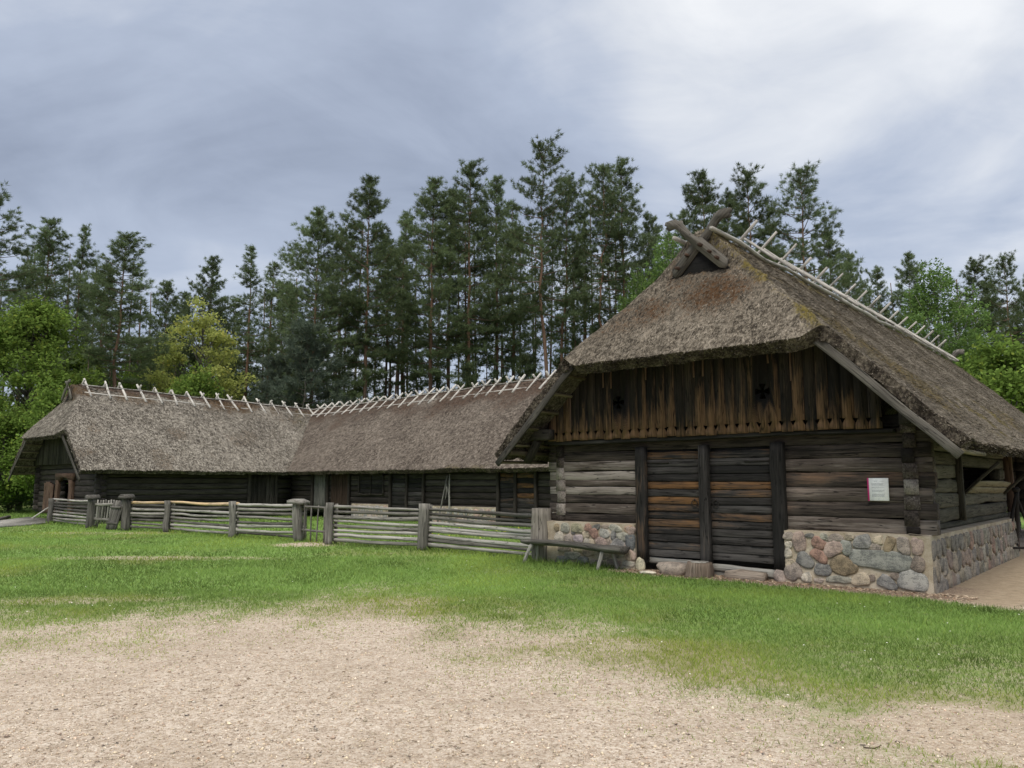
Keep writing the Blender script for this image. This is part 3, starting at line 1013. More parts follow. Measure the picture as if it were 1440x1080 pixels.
def barn_masks(P):
    x, y, z = P[..., 0], P[..., 1], P[..., 2]
    sd = 6.2 - .976 * np.abs(x - XM)
    hp = 5.45 + 1.5 * (y + .13)
    n = fbm(P * 1.1, 61, 3)
    n2 = fbm(P * .45 * np.array([1, .5, 1]), 67, 3)
    moss = np.exp(-((sd - hp + .12) / .26) ** 2) * (x > XM) * smooth(3.4, 4.3, z) * (.35 + .75 * smooth(.4, .6, n))
    moss = np.maximum(moss, .75 * smooth(.54, .66, n) * smooth(2.2, 2.5, z) * smooth(3.9, 3.0, z) * (x > XM) * smooth(1, 3, y) * smooth(16, 10, y))
    moss = np.maximum(moss, .6 * smooth(5.0, 5.9, z) * (x > XM) * smooth(.45, .6, n) * (y > 0))
    moss = np.maximum(moss, .6 * smooth(.5, .66, n2) * (x > XM) * (y > -.5))
    rust = .9 * np.exp(-((x + 2.95) / .85) ** 2 - ((z - 4.9) / .5) ** 2) * (y < .3)
    rust = np.maximum(rust, .75 * np.exp(-((x + 4.1) / .6) ** 2 - ((z - 4.7) / .4) ** 2) * (y < .3))
    rust = np.maximum(rust, .5 * smooth(.45, .6, n) * (y < 0) * smooth(3.9, 4.5, z))
    rust = np.maximum(rust, .4 * smooth(.5, .65, n2) * (x > XM) * (y > 0))
    return np.clip(moss, 0, 1), np.clip(rust, 0, 1)


broof = Roof(XM, HALF, 0.0, 19.4, 6.2, 2.05, (5.45, 1.5), (5.45, 1.5), th=.17, hth=.11, seed=11, dx=.06, dy=.075)
roof = broof.build('thatched_roof', M['thatch'], barn, 480000, barn_masks, straw_len=(.03, .095), straw_w=.0038)


def b_under(x, y):
    return float(broof.under(x, y))


rb = np.random.default_rng(21)
# --- log walls
rows = [.84, 1.06, 1.30, 1.53, 1.77, 1.99, 2.21, 2.45]
mb = MB()
for i in range(7):
    z0, z1 = rows[i], rows[i + 1]
    zc, h = (z0 + z1) / 2, z1 - z0 - .008
    yo = rb.uniform(-.008, .008)
    if i == 6:
        beam(mb, (-6.95, .1 + yo, zc), (.2, .1 + yo, zc), .2, h, nseg=24, jit=.005, tint=.3, r=rb, cham=.009)
        continue
    beam(mb, (-2.1, .1 + yo, zc), (.2 + rb.uniform(-.03, .03), .1 + yo, zc), .2, h, nseg=10, jit=.006, tint=(.55, .35, .5, .35, .5, .3)[i], r=rb, cham=.009, warm=(.2, .3, .3, .5, .3, .2)[i])
lr = [.84, 1.0, 1.2, 1.36, 1.52, 1.65, 1.83, 2.02, 2.21]
for i in range(8):
    yo = rb.uniform(-.008, .008)
    beam(mb, (-6.95 + rb.uniform(-.03, .03), .1 + yo, (lr[i] + lr[i + 1]) / 2), (-4.75, .1 + yo, (lr[i] + lr[i + 1]) / 2), .2, lr[i + 1] - lr[i] - .008, nseg=10, jit=.006, tint=(.25, .5, .3, .75, .45, .8, .6, .3)[i], r=rb, cham=.009, warm=.15)
mb.build('front_log_wall', M['log'], barn)
for a, b in ((-6.6, -4.7), (-2.2, -.25)):
    mb = MB()
    prism(mb, [(a, .7), (b, .7), (b, 2.5), (a, 2.5)], (0, .26, 0), (1, 0, 0), (0, 0, 1), .03, tint=.1, r=rb)
    mb.build('wall_lining', M['tar'], barn)
srow = [.84, .95, 1.19, 1.43, 1.66, 1.90, 2.12, 2.34, 2.56]
mb = MB()
for i in range(8):
    z0, z1 = srow[i], srow[i + 1]
    zc, h = (z0 + z1) / 2, z1 - z0 - .01
    y0 = .16
    if 1.42 < zc < 1.9:
        segs = [(y0, 3.0), (7.15, 7.75)]
    else:
        segs = [(y0, 7.75)]
    for a, b in segs:
        beam(mb, (-.1 + rb.uniform(-.012, .012), a, zc), (-.1, b, zc), .2, h, nseg=14, jit=.008, r=rb, cham=.025)
mb.build('side_log_wall', M['log_side'], barn)
for x in (-.1, -6.65):
    mb = MB()
    for i in range(8):
        z0, z1 = srow[i], srow[i + 1]
        beam(mb, (x + rb.uniform(-.02, .02), -.045 + rb.uniform(-.025, .02), (z0 + z1) / 2), (x, .2, (z0 + z1) / 2), .2 + rb.uniform(-.03, .03), z1 - z0 - .012, nseg=2, jit=.004, r=rb, cham=.008, tint=rb.uniform(.1, 1.0))
    mb.build('notched_log_ends', M['log'], barn)
mb = MB()
for i in range(8):
    z0, z1 = srow[i], srow[i + 1]
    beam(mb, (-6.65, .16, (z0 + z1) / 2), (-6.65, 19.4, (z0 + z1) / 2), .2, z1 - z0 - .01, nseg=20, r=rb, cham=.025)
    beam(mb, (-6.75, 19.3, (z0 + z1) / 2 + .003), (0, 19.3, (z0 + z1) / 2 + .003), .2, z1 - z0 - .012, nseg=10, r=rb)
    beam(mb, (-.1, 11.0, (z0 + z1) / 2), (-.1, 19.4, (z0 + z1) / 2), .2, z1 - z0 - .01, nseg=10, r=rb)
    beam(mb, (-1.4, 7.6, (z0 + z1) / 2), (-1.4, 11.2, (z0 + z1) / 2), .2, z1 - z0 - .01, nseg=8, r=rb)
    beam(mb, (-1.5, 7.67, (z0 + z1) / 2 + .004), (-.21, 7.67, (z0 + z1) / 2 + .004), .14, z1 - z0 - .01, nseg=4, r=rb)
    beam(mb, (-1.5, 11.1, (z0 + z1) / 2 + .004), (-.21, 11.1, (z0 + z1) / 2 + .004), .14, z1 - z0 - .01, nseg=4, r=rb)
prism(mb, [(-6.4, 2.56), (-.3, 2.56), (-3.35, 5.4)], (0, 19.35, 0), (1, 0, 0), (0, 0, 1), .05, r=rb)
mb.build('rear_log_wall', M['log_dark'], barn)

# --- stone footing
PINK, RED, DK, GG, SL, OC, BG, BR, GP, PALE, BLU = (.30, .225, .20), (.26, .145, .115), (.09, .09, .09), (.24, .24, .205), (.165, .18, .172), (.19, .145, .085), (.34, .29, .22), (.17, .135, .115), (.24, .205, .185), (.38, .35, .30), (.15, .155, .16)
SR = [(222, 690, 30, 25, 0, GP), (288, 725, 42, 55, 10, PINK), (352, 690, 30, 14, 0, DK), (410, 735, 42, 36, -30, RED), (445, 697, 28, 19, 0, GG), (518, 693, 44, 25, 0, GP), (505, 772, 60, 42, 25, PINK),
      (588, 765, 32, 48, 5, SL), (685, 727, 54, 45, 20, BLU), (602, 697, 24, 17, 0, BG), (785, 710, 28, 26, 0, BG), (762, 762, 40, 20, 0, GP), (860, 745, 34, 48, -20, OC), (950, 750, 36, 56, 0, GP), (1035, 758, 42, 50, 0, PINK),
      (412, 817, 56, 36, -35, RED), (325, 845, 58, 40, -32, BLU), (572, 880, 80, 60, -32, OC), (805, 848, 172, 62, -5, SL), (1040, 872, 40, 48, 0, BR), (437, 905, 52, 38, 0, BLU), (275, 905, 26, 48, 12, GP), (175, 915, 38, 45, 0, GP), (222, 880, 18, 20, 0, BG),
      (540, 968, 72, 24, 0, GG), (415, 972, 28, 15, 0, GP), (680, 967, 55, 40, 0, BG), (750, 957, 20, 20, 0, BR), (845, 985, 60, 38, -20, BLU), (893, 945, 28, 26, 0, BR), (1008, 978, 88, 62, 0, (.23, .235, .23)), (335, 955, 32, 30, 0, PALE),
      (222, 745, 22, 20, 0, PALE), (215, 800, 24, 30, 0, PALE), (228, 850, 26, 16, 0, BG), (655, 668, 16, 9, 0, GP)]
SLF = [(345, 412, 24, 45, 0, OC), (440, 415, 46, 52, 0, GG), (572, 415, 65, 52, 0, (.22, .21, .14)), (697, 397, 38, 38, 0, RED), (790, 390, 44, 28, 10, DK), (890, 400, 42, 24, 5, BR), (1010, 410, 62, 36, -10, GG), (1150, 435, 44, 46, 0, (.30, .2, .14)), (1240, 440, 42, 52, 0, PINK),
       (375, 525, 52, 58, 0, PALE), (482, 545, 40, 60, 0, GP), (530, 467, 24, 22, 0, DK), (590, 540, 50, 46, 0, (.27, .23, .25)), (675, 497, 40, 38, 0, BG), (765, 480, 46, 56, 0, RED), (885, 477, 58, 48, 0, (.30, .30, .28)), (985, 500, 28, 42, 0, BLU), (1095, 520, 70, 48, 0, GG),
       (1187, 545, 18, 40, 0, RED), (1262, 575, 46, 92, 0, (.07, .085, .10)), (690, 583, 34, 50, 0, PALE), (742, 583, 24, 42, 0, BG), (845, 580, 62, 58, 0, PINK), (932, 592, 18, 42, 0, BR), (1030, 600, 72, 55, 0, (.2, .2, .2)), (1150, 625, 50, 34, 0, GP), (1275, 740, 48, 58, 0, PINK),
       (1290, 835, 32, 30, 0, PALE), (430, 650, 70, 36, 0, GP), (590, 640, 60, 40, 0, BG), (520, 730, 80, 42, 0, GG), (700, 690, 70, 44, 0, BR), (860, 715, 80, 50, 0, GP), (1030, 720, 70, 46, 0, GG), (1170, 730, 40, 50, 0, BG), (640, 780, 60, 34, 0, BLU), (800, 810, 70, 34, 0, GP), (980, 810, 70, 34, 0, BR), (410, 770, 70, 40, 0, BLU), (1150, 820, 60, 34, 0, GG)]
for name, x0, x1, lst, off, sc in (('stone_footing', -6.92, -4.86, SLF, (740, 690), 8.0), ('stone_footing', -2.02, .14, SR, (1060, 600), 4.5)):
    mb = MB()
    mortar_slab(mb, np.array([x0, -.14, -.06]), np.array([1, 0, 0.]), np.array([0, 0, 1.]), np.array([0, -1., 0]), x1 - x0, .885, .3, rb)
    for cx, cy, rx, ry, rot, cc in lst:
        u, v = off[0] + cx / sc, off[1] + cy / sc
        c = barn_plane(u, v)
        rxx = abs(barn_plane(u + rx / sc, v)[0] - barn_plane(u - rx / sc, v)[0]) / 2
        rzz = abs(barn_plane(u, v + ry / sc)[1] - barn_plane(u, v - ry / sc)[1]) / 2
        c[0] = min(max(c[0], x0 + rxx * .9), x1 - rxx * .92)
        c[1] = min(c[1], .80 - rzz * .95)
        P = ellipse_stone(c[0], c[1], rxx * 1.15, rzz * 1.15, R(rot), rb)
        stone_outline(mb, P, np.array([0, -.14, 0]), np.array([1, 0, 0.]), np.array([0, 0, 1.]), np.array([0, -1., 0]), cc, rb, bulge=min(.034, rzz * .3 + .008))
    mb.build(name, [M['stone'], M['mortar']], barn, attrs=('col', 'gco'))
mb = MB()
mortar_slab(mb, np.array([.14, -.14, -.06]), np.array([0, 1., 0]), np.array([0, 0, 1.]), np.array([1., 0, 0]), 7.95, .885, .3, rb)
for P in voronoi_stones(7.95, .86, .30, rb, .88):
    P[:, 1] = np.minimum(P[:, 1], .83)
    cc = np.array(PAL[rb.integers(len(PAL))])
    stone_outline(mb, P, np.array([.14, -.14, -.06]), np.array([0, 1., 0]), np.array([0, 0, 1.]), np.array([1., 0, 0]), cc * .42 + np.array((.15, .125, .09)) * .38, rb, bulge=.03)  # stones darkened throughout: the side wall's shade is painted into their colour
mb.build('stone_footing', [M['stone'], M['mortar']], barn, attrs=('col', 'gco'))

# --- gable boards
xs = np.linspace(-6.74, -.38, 34)
mb = MB()
cuts = [MB(), MB()]
for i in range(33):
    a, b = xs[i] + .003, xs[i + 1] - .003
    zb = 2.43 + rb.uniform(-.012, .012)
    zn = zb + .085
    ta, tb = [max(b_under(q, -.3) + .12, zb + .25) for q in (a, b)]
    ta, tb = min(ta, 5.0), min(tb, 5.0)
    pts = [(a, zb), (b, zb), (b, zn), (b - .042, zn + .085), (b, zn + .085)]
    k = 8
    pts += [(b, zn + .085 + (tb - zn - .085) * j / k) for j in range(1, k + 1)]
    pts += [(a, zn + .085 + (ta - zn - .085) * j / k) for j in range(k, -1, -1)] + [(a + .042, zn + .085), (a, zn)]
    pts = np.array(pts)
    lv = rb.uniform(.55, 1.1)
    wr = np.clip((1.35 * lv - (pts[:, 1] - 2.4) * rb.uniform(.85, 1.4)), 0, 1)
    near = [c for c in (-5.05, -2.22) if a < c + .16 and b > c - .16]
    dst = cuts[0 if near[0] < -4 else 1] if near else mb
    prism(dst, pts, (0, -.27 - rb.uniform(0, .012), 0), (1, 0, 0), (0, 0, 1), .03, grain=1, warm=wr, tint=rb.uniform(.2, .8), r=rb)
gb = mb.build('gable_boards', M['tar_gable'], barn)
for cx, s_, cross_cut in ((-5.05, .118, cuts[0]), (-2.22, .125, cuts[1])):
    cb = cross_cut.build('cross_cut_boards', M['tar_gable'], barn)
    cb['label'] = 'boards pierced by a cross-shaped opening'
    cut = MB()
    i_, o_ = .02, .055
    arm = [(o_, s_), (-o_, s_), (-i_, i_)]
    pts = []
    for k in range(4):
        ca, sa = math.cos(k * math.pi / 2), math.sin(k * math.pi / 2)
        pts += [(x * ca - y * sa + cx, x * sa + y * ca + 3.12) for x, y in arm]
    prism(cut, pts, (0, -.1, 0), (1, 0, 0), (0, 0, 1), .4)
    co = cut.build('cutter', M['tar'], barn)
    md = cb.modifiers.new('cut', 'BOOLEAN')
    md.operation, md.solver, md.object = 'DIFFERENCE', 'EXACT', co
    bpy.context.view_layer.update()
    me = bpy.data.meshes.new_from_object(cb.evaluated_get(bpy.context.evaluated_depsgraph_get()))
    cb.modifiers.clear()
    cb.data = me
    bpy.data.objects.remove(co, do_unlink=True)
for i in (3, 7, 8, 12, 17, 18, 24, 26):
    mb = MB()
    x = xs[i] + rb.uniform(-.02, .02)
    zt = min(b_under(x, -.3) + .1, 4.2)
    beam(mb, (x, -.312, zt - rb.uniform(.5, .95)), (x, -.312, zt), .02, .03, up=(1, 0, 0), nseg=6, jit=.004, tint=.6, r=rb, cham=.004)
    mb.build('joint_batten', M['brown'], barn)
mb = MB()
beam(mb, (-6.9, -.15, 2.40), (-.25, -.15, 2.40), .21, .075, nseg=20, r=rb)
beam(mb, (-6.75, .1, 2.55), (0.0, .1, 2.55), .2, .19, nseg=20, r=rb)
mb.build('gable_beam', M['tar'], barn)
for x, yf in ((-6.85, -.55), (.02, -.5)):
    mb = MB()
    beam(mb, (x, yf, 2.56), (x, 19.2 if x < -1 else 19.2, 2.56), .22, .22, nseg=18, tint=.5, r=rb)
    mb.build('wall_plate', M['log_dark'], barn)

# --- doors
for x, w, z0, wm, tt in ((-4.73, .21, .19, .4, .5), (-3.45, .18, .13, .25, .6), (-2.12, .22, .2, .1, .3)):
    mb = MB()
    beam(mb, (x, -.03, z0), (x + .01, -.03, 2.27), .2, w, up=(1, 0, 0), nseg=10, jit=.005, warm=wm, tint=tt, r=rb, cham=.02)
    mb.build('door_post', M['tar'], barn)
WM = ([.8, 0, 0, 0, .95, .05, .9, .6, .4, .75, .35, .1, .45, 0], [.5, 0, 0, 0, .85, .6, 0, 0, .6, .3, 0, .05, 0, 0])
for li, (xa, xb) in enumerate(((-4.62, -3.55), (-3.35, -2.24))):
    mb = MB()
    zz = np.linspace(.26, 2.17, 15)
    for k in range(14):
        z1 = zz[14 - k]
        z0 = zz[13 - k]
        lastb = k == 13
        beam(mb, (xa, .0, (z0 + z1) / 2), (xb, .0, (z0 + z1) / 2), .035, (z1 - z0) - .004, up=(0, .14, 1), nseg=8, jit=.0025, warm=WM[li][k] * .95, tint=(.95 if lastb else rb.uniform(.3, .85)), r=rb, cham=.006)
    d = mb.build('door', M['tar'], barn)
    mb = MB()
    prism(mb, [(xa - .05, .2), (xb + .05, .2), (xb + .05, 2.22), (xa - .05, 2.22)], (0, .07, 0), (1, 0, 0), (0, 0, 1), .03, tint=.1, r=rb)
    mb.build('door_backing', M['tar'], d)
    for z, L in ((1.98, .48), (.56, .42)):
        mb = MB()
        e = xa - .02 if li == 0 else xb + .02
        f = e + L if li == 0 else e - L
        beam(mb, (e, -.032, z), (f, -.034, z - .01), .012, .03, nseg=4, jit=.001, r=rb, cham=.003)
        mb.build('strap_hinge', M['iron'], d)
    mb = MB()
    hx = (-3.66, -3.25)[li]
    t = np.linspace(0, 2 * math.pi, 21)
    for k in range(20):
        p = [np.array([hx + .055 * math.sin(q), -.04, 1.24 - .055 * math.cos(q)]) for q in (t[k], t[k + 1])]
        pole(mb, p[0], p[1], .008, nseg=1, sides=5, jit=0, r=rb)
    blob(mb, (hx, -.035, 1.30), (.02, .02, .02), 3, sub=1)
    mb.build('ring_handle', M['iron'], d)
mb = MB()
beam(mb, (-4.64, .02, .2), (-3.52, .02, .17), .06, .1, r=rb, tint=.8)
beam(mb, (-3.36, .01, .15), (-2.22, .01, .10), .06, .12, r=rb, tint=.9)
beam(mb, (-3.36, .05, .02), (-2.22, .05, .02), .05, .16, r=rb, tint=.6)
mb.build('door_sill', M['grey'], barn)

# --- roof edge timbers
for nm, p0, p1 in (('bargeboard', (-1.12, -1.0, 3.83), (.77, -1.045, 1.96)), ('bargeboard', (-5.58, -1.0, 3.83), (-7.47, -1.045, 1.96))):
    mb = MB()
    up = (.7, 0, .7) if p1[0] > -3 else (-.7, 0, .7)
    beam(mb, p0, p1, .04, .13, up=up, nseg=12, jit=.006, tint=(.22 if p1[0] > -3 else -.1), r=rb, cham=.006)
    o = mb.build(nm, M['carved'], barn)
for s_ in (1, -1):
    for k in range(7):
        dx = 2.15 + k * .33
        x = XM + s_ * dx
        z = b_under(x, -.5) - .035
        mb = MB()
        pole(mb, (x, -.98, z), (x, .6, z), .035, .03, nseg=4, sides=7, jit=.006, r=rb)
        mb.build('roof_batten', M['lath'], barn)
for s_ in (1, -1):
    mb = MB()
    x = XM + s_ * (HALF - .33)
    z = b_under(x, 3) - .07
    pole(mb, (x, -.95, z), (x, 19.3, z), .06, .06, nseg=16, jit=.01, r=rb, tint=.2)
    mb.build('eave_purlin', M['lath'], barn)
for y in (-.45,):
    mb = MB()
    beam(mb, (-6.55, y, 2.56), (-7.05, y, 2.56), .2, .2, nseg=3, r=rb)
    beam(mb, (-6.9, y, 2.45), (-7.2, y + .02, 2.02), .12, .15, up=(0, 1, 0), nseg=3, r=rb)
    mb.build('eave_bracket', M['log_dark'], barn)
for y in (2.9, 7.4):
    mb = MB()
    beam(mb, (.02, y - .05, 1.36), (.62, y + .02, 1.96), .06, .06, up=(0, 1, 0), nseg=4, tint=.3, r=rb)
    mb.build('eave_strut', M['log_side'], barn)
mb = MB()
beam(mb, (.04, 2.75, .95), (.04, 2.72, 2.5), .11, .12, up=(0, 1, 0), nseg=6, r=rb, tint=.3)
mb.build('clamp_post', M['log_side'], barn)
mb = MB()
for k in range(2):
    beam(mb, (.07 + .09 * k, 3.3, 1.47 + .115 * k), (.07 + .09 * k, 7.0, 1.45 + .115 * k), .03, .135, up=(.62, 0, .78), nseg=8, r=rb, tint=.75)
mb.build('hatch_board', M['lath'], barn)
mb = MB()
beam(mb, (0.0, 8.45, .05), (0.0, 8.4, 2.56), .16, .17, up=(0, 1, 0), nseg=8, r=rb, tint=.5)
mb.build('porch_post', M['brown'], barn)
mb = MB()
for k in range(5):
    beam(mb, (-.02, 7.82, .36 + k * .13), (-.02, 9.6, .36 + k * .13), .03, .125, nseg=4, r=rb, tint=.5)
mb.build('porch_rail', M['log_dark'], barn)
mb = MB()
for k in range(8):
    beam(mb, (-1.27, 8.7 + k * .16, .25), (-1.27, 8.7 + k * .16, 2.2), .03, .155, up=(0, 1, 0), nseg=5, r=rb, tint=.7)
mb.build('porch_door', M['grey'], barn)

# --- ridge
mb = None
zrod = 6.2
for s_ in (1, -1):
    segs = 3
    for k in range(segs):
        mb = MB()
        y0, y1 = (-.42, 6.6, 13.0)[k], (6.7, 13.1, 19.75)[k]
        zz = 6.12 + .015 * k
        pole(mb, (XM + s_ * .36, y0, zz - .06), (XM + s_ * .36, y1, zz - .04), .045, .04, nseg=12, jit=.02, r=rb, tint=.9)
        mb.build('ridge_pole', M['fence'], roof)
for k in range(18):
    y = .75 + k * 1.06 + rb.uniform(-.06, .06)
    for s_ in (1, -1):
        if k == 0:
            continue
        mb = MB()
        hi = .36 if s_ < 0 else .30
        p0 = np.array([XM + s_ * .62, y + .06 * s_, 5.98])
        d = unit(np.array([-s_ * .70, 0, .62]))
        p1 = p0 + d * (1.25 + rb.uniform(-.07, .07)) * (1 if s_ < 0 else .72)
        pole(mb, p0, p1, .034, .03, nseg=4, sides=7, jit=.005, r=rb, tint=.45)
        mb.build('ridge_stick', M['stick'], roof)
# crossed, carved gable boards
def horn(mirror):
    # outline along the board: base at 0, carved head at the far end (length 1.58)
    top = [(0, .0), (.07, .11), (.80, .115), (.86, .07), (1.02, .05), (1.2, .075), (1.34, .10), (1.39, .135), (1.42, .095), (1.50, .08)]
    bot = [(1.58, .01), (1.66, -.10), (1.63, -.16), (1.57, -.15), (1.575, -.20), (1.50, -.20), (1.42, -.09), (1.32, -.07), (1.1, -.10), (.8, -.12), (.1, -.12), (0, -.07)]
    return np.array(top + bot)
for s_, yy, ln in ((1, -.30, 1), (-1, -.225, 1)):
    # s_=1: base right, head up-left (in front)
    mb = MB()
    bx_, bz_ = (-2.78, 5.40) if s_ > 0 else (-3.86, 5.40)
    d = unit(np.array([-1.12 if s_ > 0 else 1.08, 0, 1.10]))
    n_ = np.cross(d, (0, -1, 0)) if s_ > 0 else np.cross((0, -1, 0), d)
    n_ = unit(n_)
    if n_[2] < 0:
        n_ = -n_
    pts = horn(False)
    pts = pts * np.array([.94, .9])
    prism(mb, pts, (bx_, yy, bz_), d, n_, .06 if np.cross(d, n_)[1] > 0 else -.06, tint=.4 if s_ > 0 else .2, r=rb)
    o = mb.build('crossed_board', M['carved'], roof)
    for q in ((.22, .42, .66) if s_ > 0 else (.18, .45)):
        mb = MB()
        c = np.array([bx_, yy, bz_]) + d * q
        pole(mb, c + (0, .1, 0), c + (rb.uniform(-.02, .02), -.10, rb.uniform(-.02, .02)), .036, .03, nseg=2, sides=7, jit=.003, r=rb, tint=.2)
        mb.build('wooden_peg', M['brown'], o)
mb = MB()
prism(mb, [(-4.05, 5.25), (-2.65, 5.25), (-3.35, 5.98)], (0, -.16, 0), (1, 0, 0), (0, 0, 1), .03, r=rb, tint=.1)  # dark sheet standing for the shade in the gablet opening
mb.build('gablet_shade_sheet', M['tar'], roof)
# rear crossed boards
for s_ in (1, -1):
    mb = MB()
    d = unit(np.array([-1.1 * s_, 0, 1.1]))
    n_ = unit(np.array([1.1 * s_, 0, 1.1]))
    prism(mb, horn(False), (XM + s_ * .55, 19.7 + .07 * s_, 5.4), d, n_, .06, tint=.5, r=rb)
    mb.build('crossed_board', M['carved'], roof)

# ------------------------------------------------------------------ sign on the barn
sg = thing('info_sign', 'white printed information sheet with magenta left edge fixed to the barn logs', 'sign', barn_w(-.55, -.02, 1.5), -BY)
mb = MB()
beam(mb, (-.14, -.025, 0), (.14, -.025, 0), .022, .345, nseg=1, jit=0, cham=.002)
mb.build('panel', M['white'], sg)
mb = MB()
beam(mb, (-.163, -.025, 0), (-.14, -.025, 0), .026, .35, nseg=1, jit=0, cham=.002)
mb.build('edge_strip', M['magenta'], sg)
mb = MB()
for k, (z, a, b) in enumerate([(.125, -.06, -.02), (.125, .02, .08), (.09, -.10, .08), (.077, -.10, .07), (.064, -.10, .085), (.035, -.10, .08), (.022, -.10, .06), (-.01, -.10, .08), (-.023, -.10, .085), (-.036, -.10, .05), (-.07, -.10, .08), (-.083, -.10, .085), (-.096, -.10, .075), (-.109, -.10, .08)]):
    x = a
    while x < b:
        w = rb.uniform(.008, .024)
        beam(mb, (x, -.0375, z), (min(x + w, b), -.0375, z), .002, .006, nseg=1, jit=0, cham=.0005)
        x += w + .005
mb.build('lettering', M['print'], sg)

# ------------------------------------------------------------------ things at the barn's foot
bench = thing('log_bench', 'long bench of a split grey log on splayed legs beneath the stone footing', 'bench', barn_w(-6.1, -.42), -BY)
mb = MB()
prof_n = 12
V, F = [], []
nr = 22
off = rb.uniform(0, 40, 3)
G = []
for i in range(nr):
    t = i / (nr - 1)
    x = -1.22 + 2.42 * t
    rr = (.10 + .05 * t) * (1 + .06 * math.sin(9 * t))
    if i == 0:
        rr *= .75
    for k in range(prof_n):
        if k < 7:
            a_ = math.pi + math.pi * k / 6
            p = (math.cos(a_) * rr * 1.25, math.sin(a_) * rr * .85)
        else:
            p = (rr * 1.25 - (k - 6) / 6 * 2.5 * rr, .012 + .006 * math.sin(k * 3 + i))
        V.append((x, p[0], .44 + .02 * math.sin(5 * t) + p[1]))
        G.append((x + off[0], p[0] + off[1], p[1] + off[2]))
for i in range(nr - 1):
    for k in range(prof_n):
        k2 = (k + 1) % prof_n
        F.append([i * prof_n + k, i * prof_n + k2, (i + 1) * prof_n + k2, (i + 1) * prof_n + k])
F += [list(range(prof_n))[::-1], [(nr - 1) * prof_n + k for k in range(prof_n)]]
mb.add(V, F, tint=.25, gco=G)
mb.build('seat', M['fence'], bench)
for x, y, lx, ly in ((-.95, -.06, -.12, -.1), (-.9, .07, -.1, .1), (.78, -.06, -.05, -.13), (.85, .08, .1, .1)):
    mb = MB()
    pole(mb, (x, y, .40), (x + lx, y + ly, -.03), .04, .036, nseg=4, sides=7, jit=.008, tint=.85, r=rb)
    mb.build('leg', M['grey'], bench)


def rock(name, label, loc, rad, seed, c, flat=None, amp=.3, cat='stone'):
    mb = MB()
    blob(mb, (0, 0, rad[2] * .55), rad, seed, amp, 3, colr=c, flat=flat)
    o = mb.build(name, M['stone'], None, attrs=('col',), smooth_shade=True)
    o.location = [float(q) for q in loc]
    o.rotation_euler = (0, 0, -BY)
    return tag(o, label, cat)


rock('boulder', 'flat-topped brownish boulder against the left door leaf beside the cut stump', barn_w(-3.98, -.3), (.29, .18, .17), 4, (.22, .19, .165), .55)
rock('flat_stone', 'thin pale flat stone lying in the grass before the boulder', barn_w(-4.35, -.55), (.17, .10, .035), 5, (.45, .42, .36))
rock('upright_stone', 'small pale block stone under the left door post', barn_w(-4.74, -.14), (.11, .09, .15), 6, (.36, .34, .26))
rock('corner_stone', 'small brown stone under the right door post by the stone footing', barn_w(-2.12, -.13), (.10, .08, .13), 8, (.25, .21, .19))
st = thing('stump', 'low sawn tree stump with pale top standing before the door centre post', 'stump', barn_w(-3.45, -.36), -BY)
mb = MB()
pole(mb, (0, 0, -.03), (.01, 0, .25), .235, .205, nseg=5, sides=18, jit=.004, tint=.45, r=rb)
mb.build('trunk', M['stump'], st)
mb = MB()
pole(mb, (.01, 0, .248), (.01, 0, .256), .197, .194, nseg=1, sides=18, jit=0, tint=.95, r=rb)
mb.build('cut_top', M['grey'], st)
mb = MB()
beam(mb, (-3.02, -.17, .05), (-2.35, -.16, .04), .2, .17, nseg=6, jit=.012, tint=.8, r=rb, cham=.04)
o = mb.build('step_log', M['stump'], None)
o.location, o.rotation_euler = (BX[0], BX[1], 0), (0, 0, -BY)
tag(o, 'short half-buried timber forming a step under the right door leaf', 'step')

# dark wooden rack at the far right
b1, b2 = ground_at(1413, 785), ground_at(1429, 782)
rk = thing('pole_rack', 'dark wooden trestle of leaning poles standing by the barn porch', 'trestle', b1)
bm_ = (b1 + b2) / 2
tp = np.array([bm_[0] + .33, bm_[1] + .15, 1.40]) - b1
for a_, e in ((b1 - b1, tp), (b2 - b1, tp + (.02, 0, -.05)), (np.array([.95, .25, 0]), tp + (.01, .03, 0))):
    mb = MB()
    pole(mb, a_ - (0, 0, .02), e + unit(e - a_) * .10, .042, .034, nseg=6, sides=7, jit=.015, r=rb, tint=.35)
    mb.build('leg', M['log_dark'], rk)
mb = MB()
pole(mb, (-.22, -.03, .2), (1.1, .22, .2), .028, .028, nseg=5, sides=6, jit=.01, r=rb, tint=.4)
mb.build('crossbar', M['log_dark'], rk)
mb = MB()
blob(mb, tp + (0, 0, .05), (.08, .07, .06), 12, .3, 2)
mb.build('fork_head', M['log_dark'], rk)

#@@PART3
# ------------------------------------------------------------------ the long L-shaped shed behind the fence
shed = thing('thatched_shed', 'long low L-shaped thatched log shed behind the pole fence', 'shed', (LX0[0], LX0[1], 0), -LYA)
rs = np.random.default_rng(33)
SM, SH = -3.65, 4.32


def zr_a(y):
    return np.interp(y, [-2, 0, 12.6, 17], [5.92, 5.92, 5.66, 5.66])


def zr_b(y):
    return np.interp(y, [0, 4, 17, 30], [5.66, 5.70, 5.98, 6.0])


def mask_a(P):
    x, y, z = P[..., 0], P[..., 1], P[..., 2]
    n = fbm(P * .8, 81, 3)
    rust = .85 * smooth(4.7, 5.6, z) * smooth(.36, .55, n) + .45 * smooth(.58, .7, n)
    moss = .6 * smooth(5.1, 5.6, z) * smooth(.5, .62, fbm(P * 1.4, 84, 3)) * smooth(3, 8, y) + .5 * np.exp(-((y - 11.3 + .5 * (5.6 - z)) / .6) ** 2) * smooth(3.5, 5, z)
    return np.clip(moss, 0, 1), np.clip(rust, 0, 1)


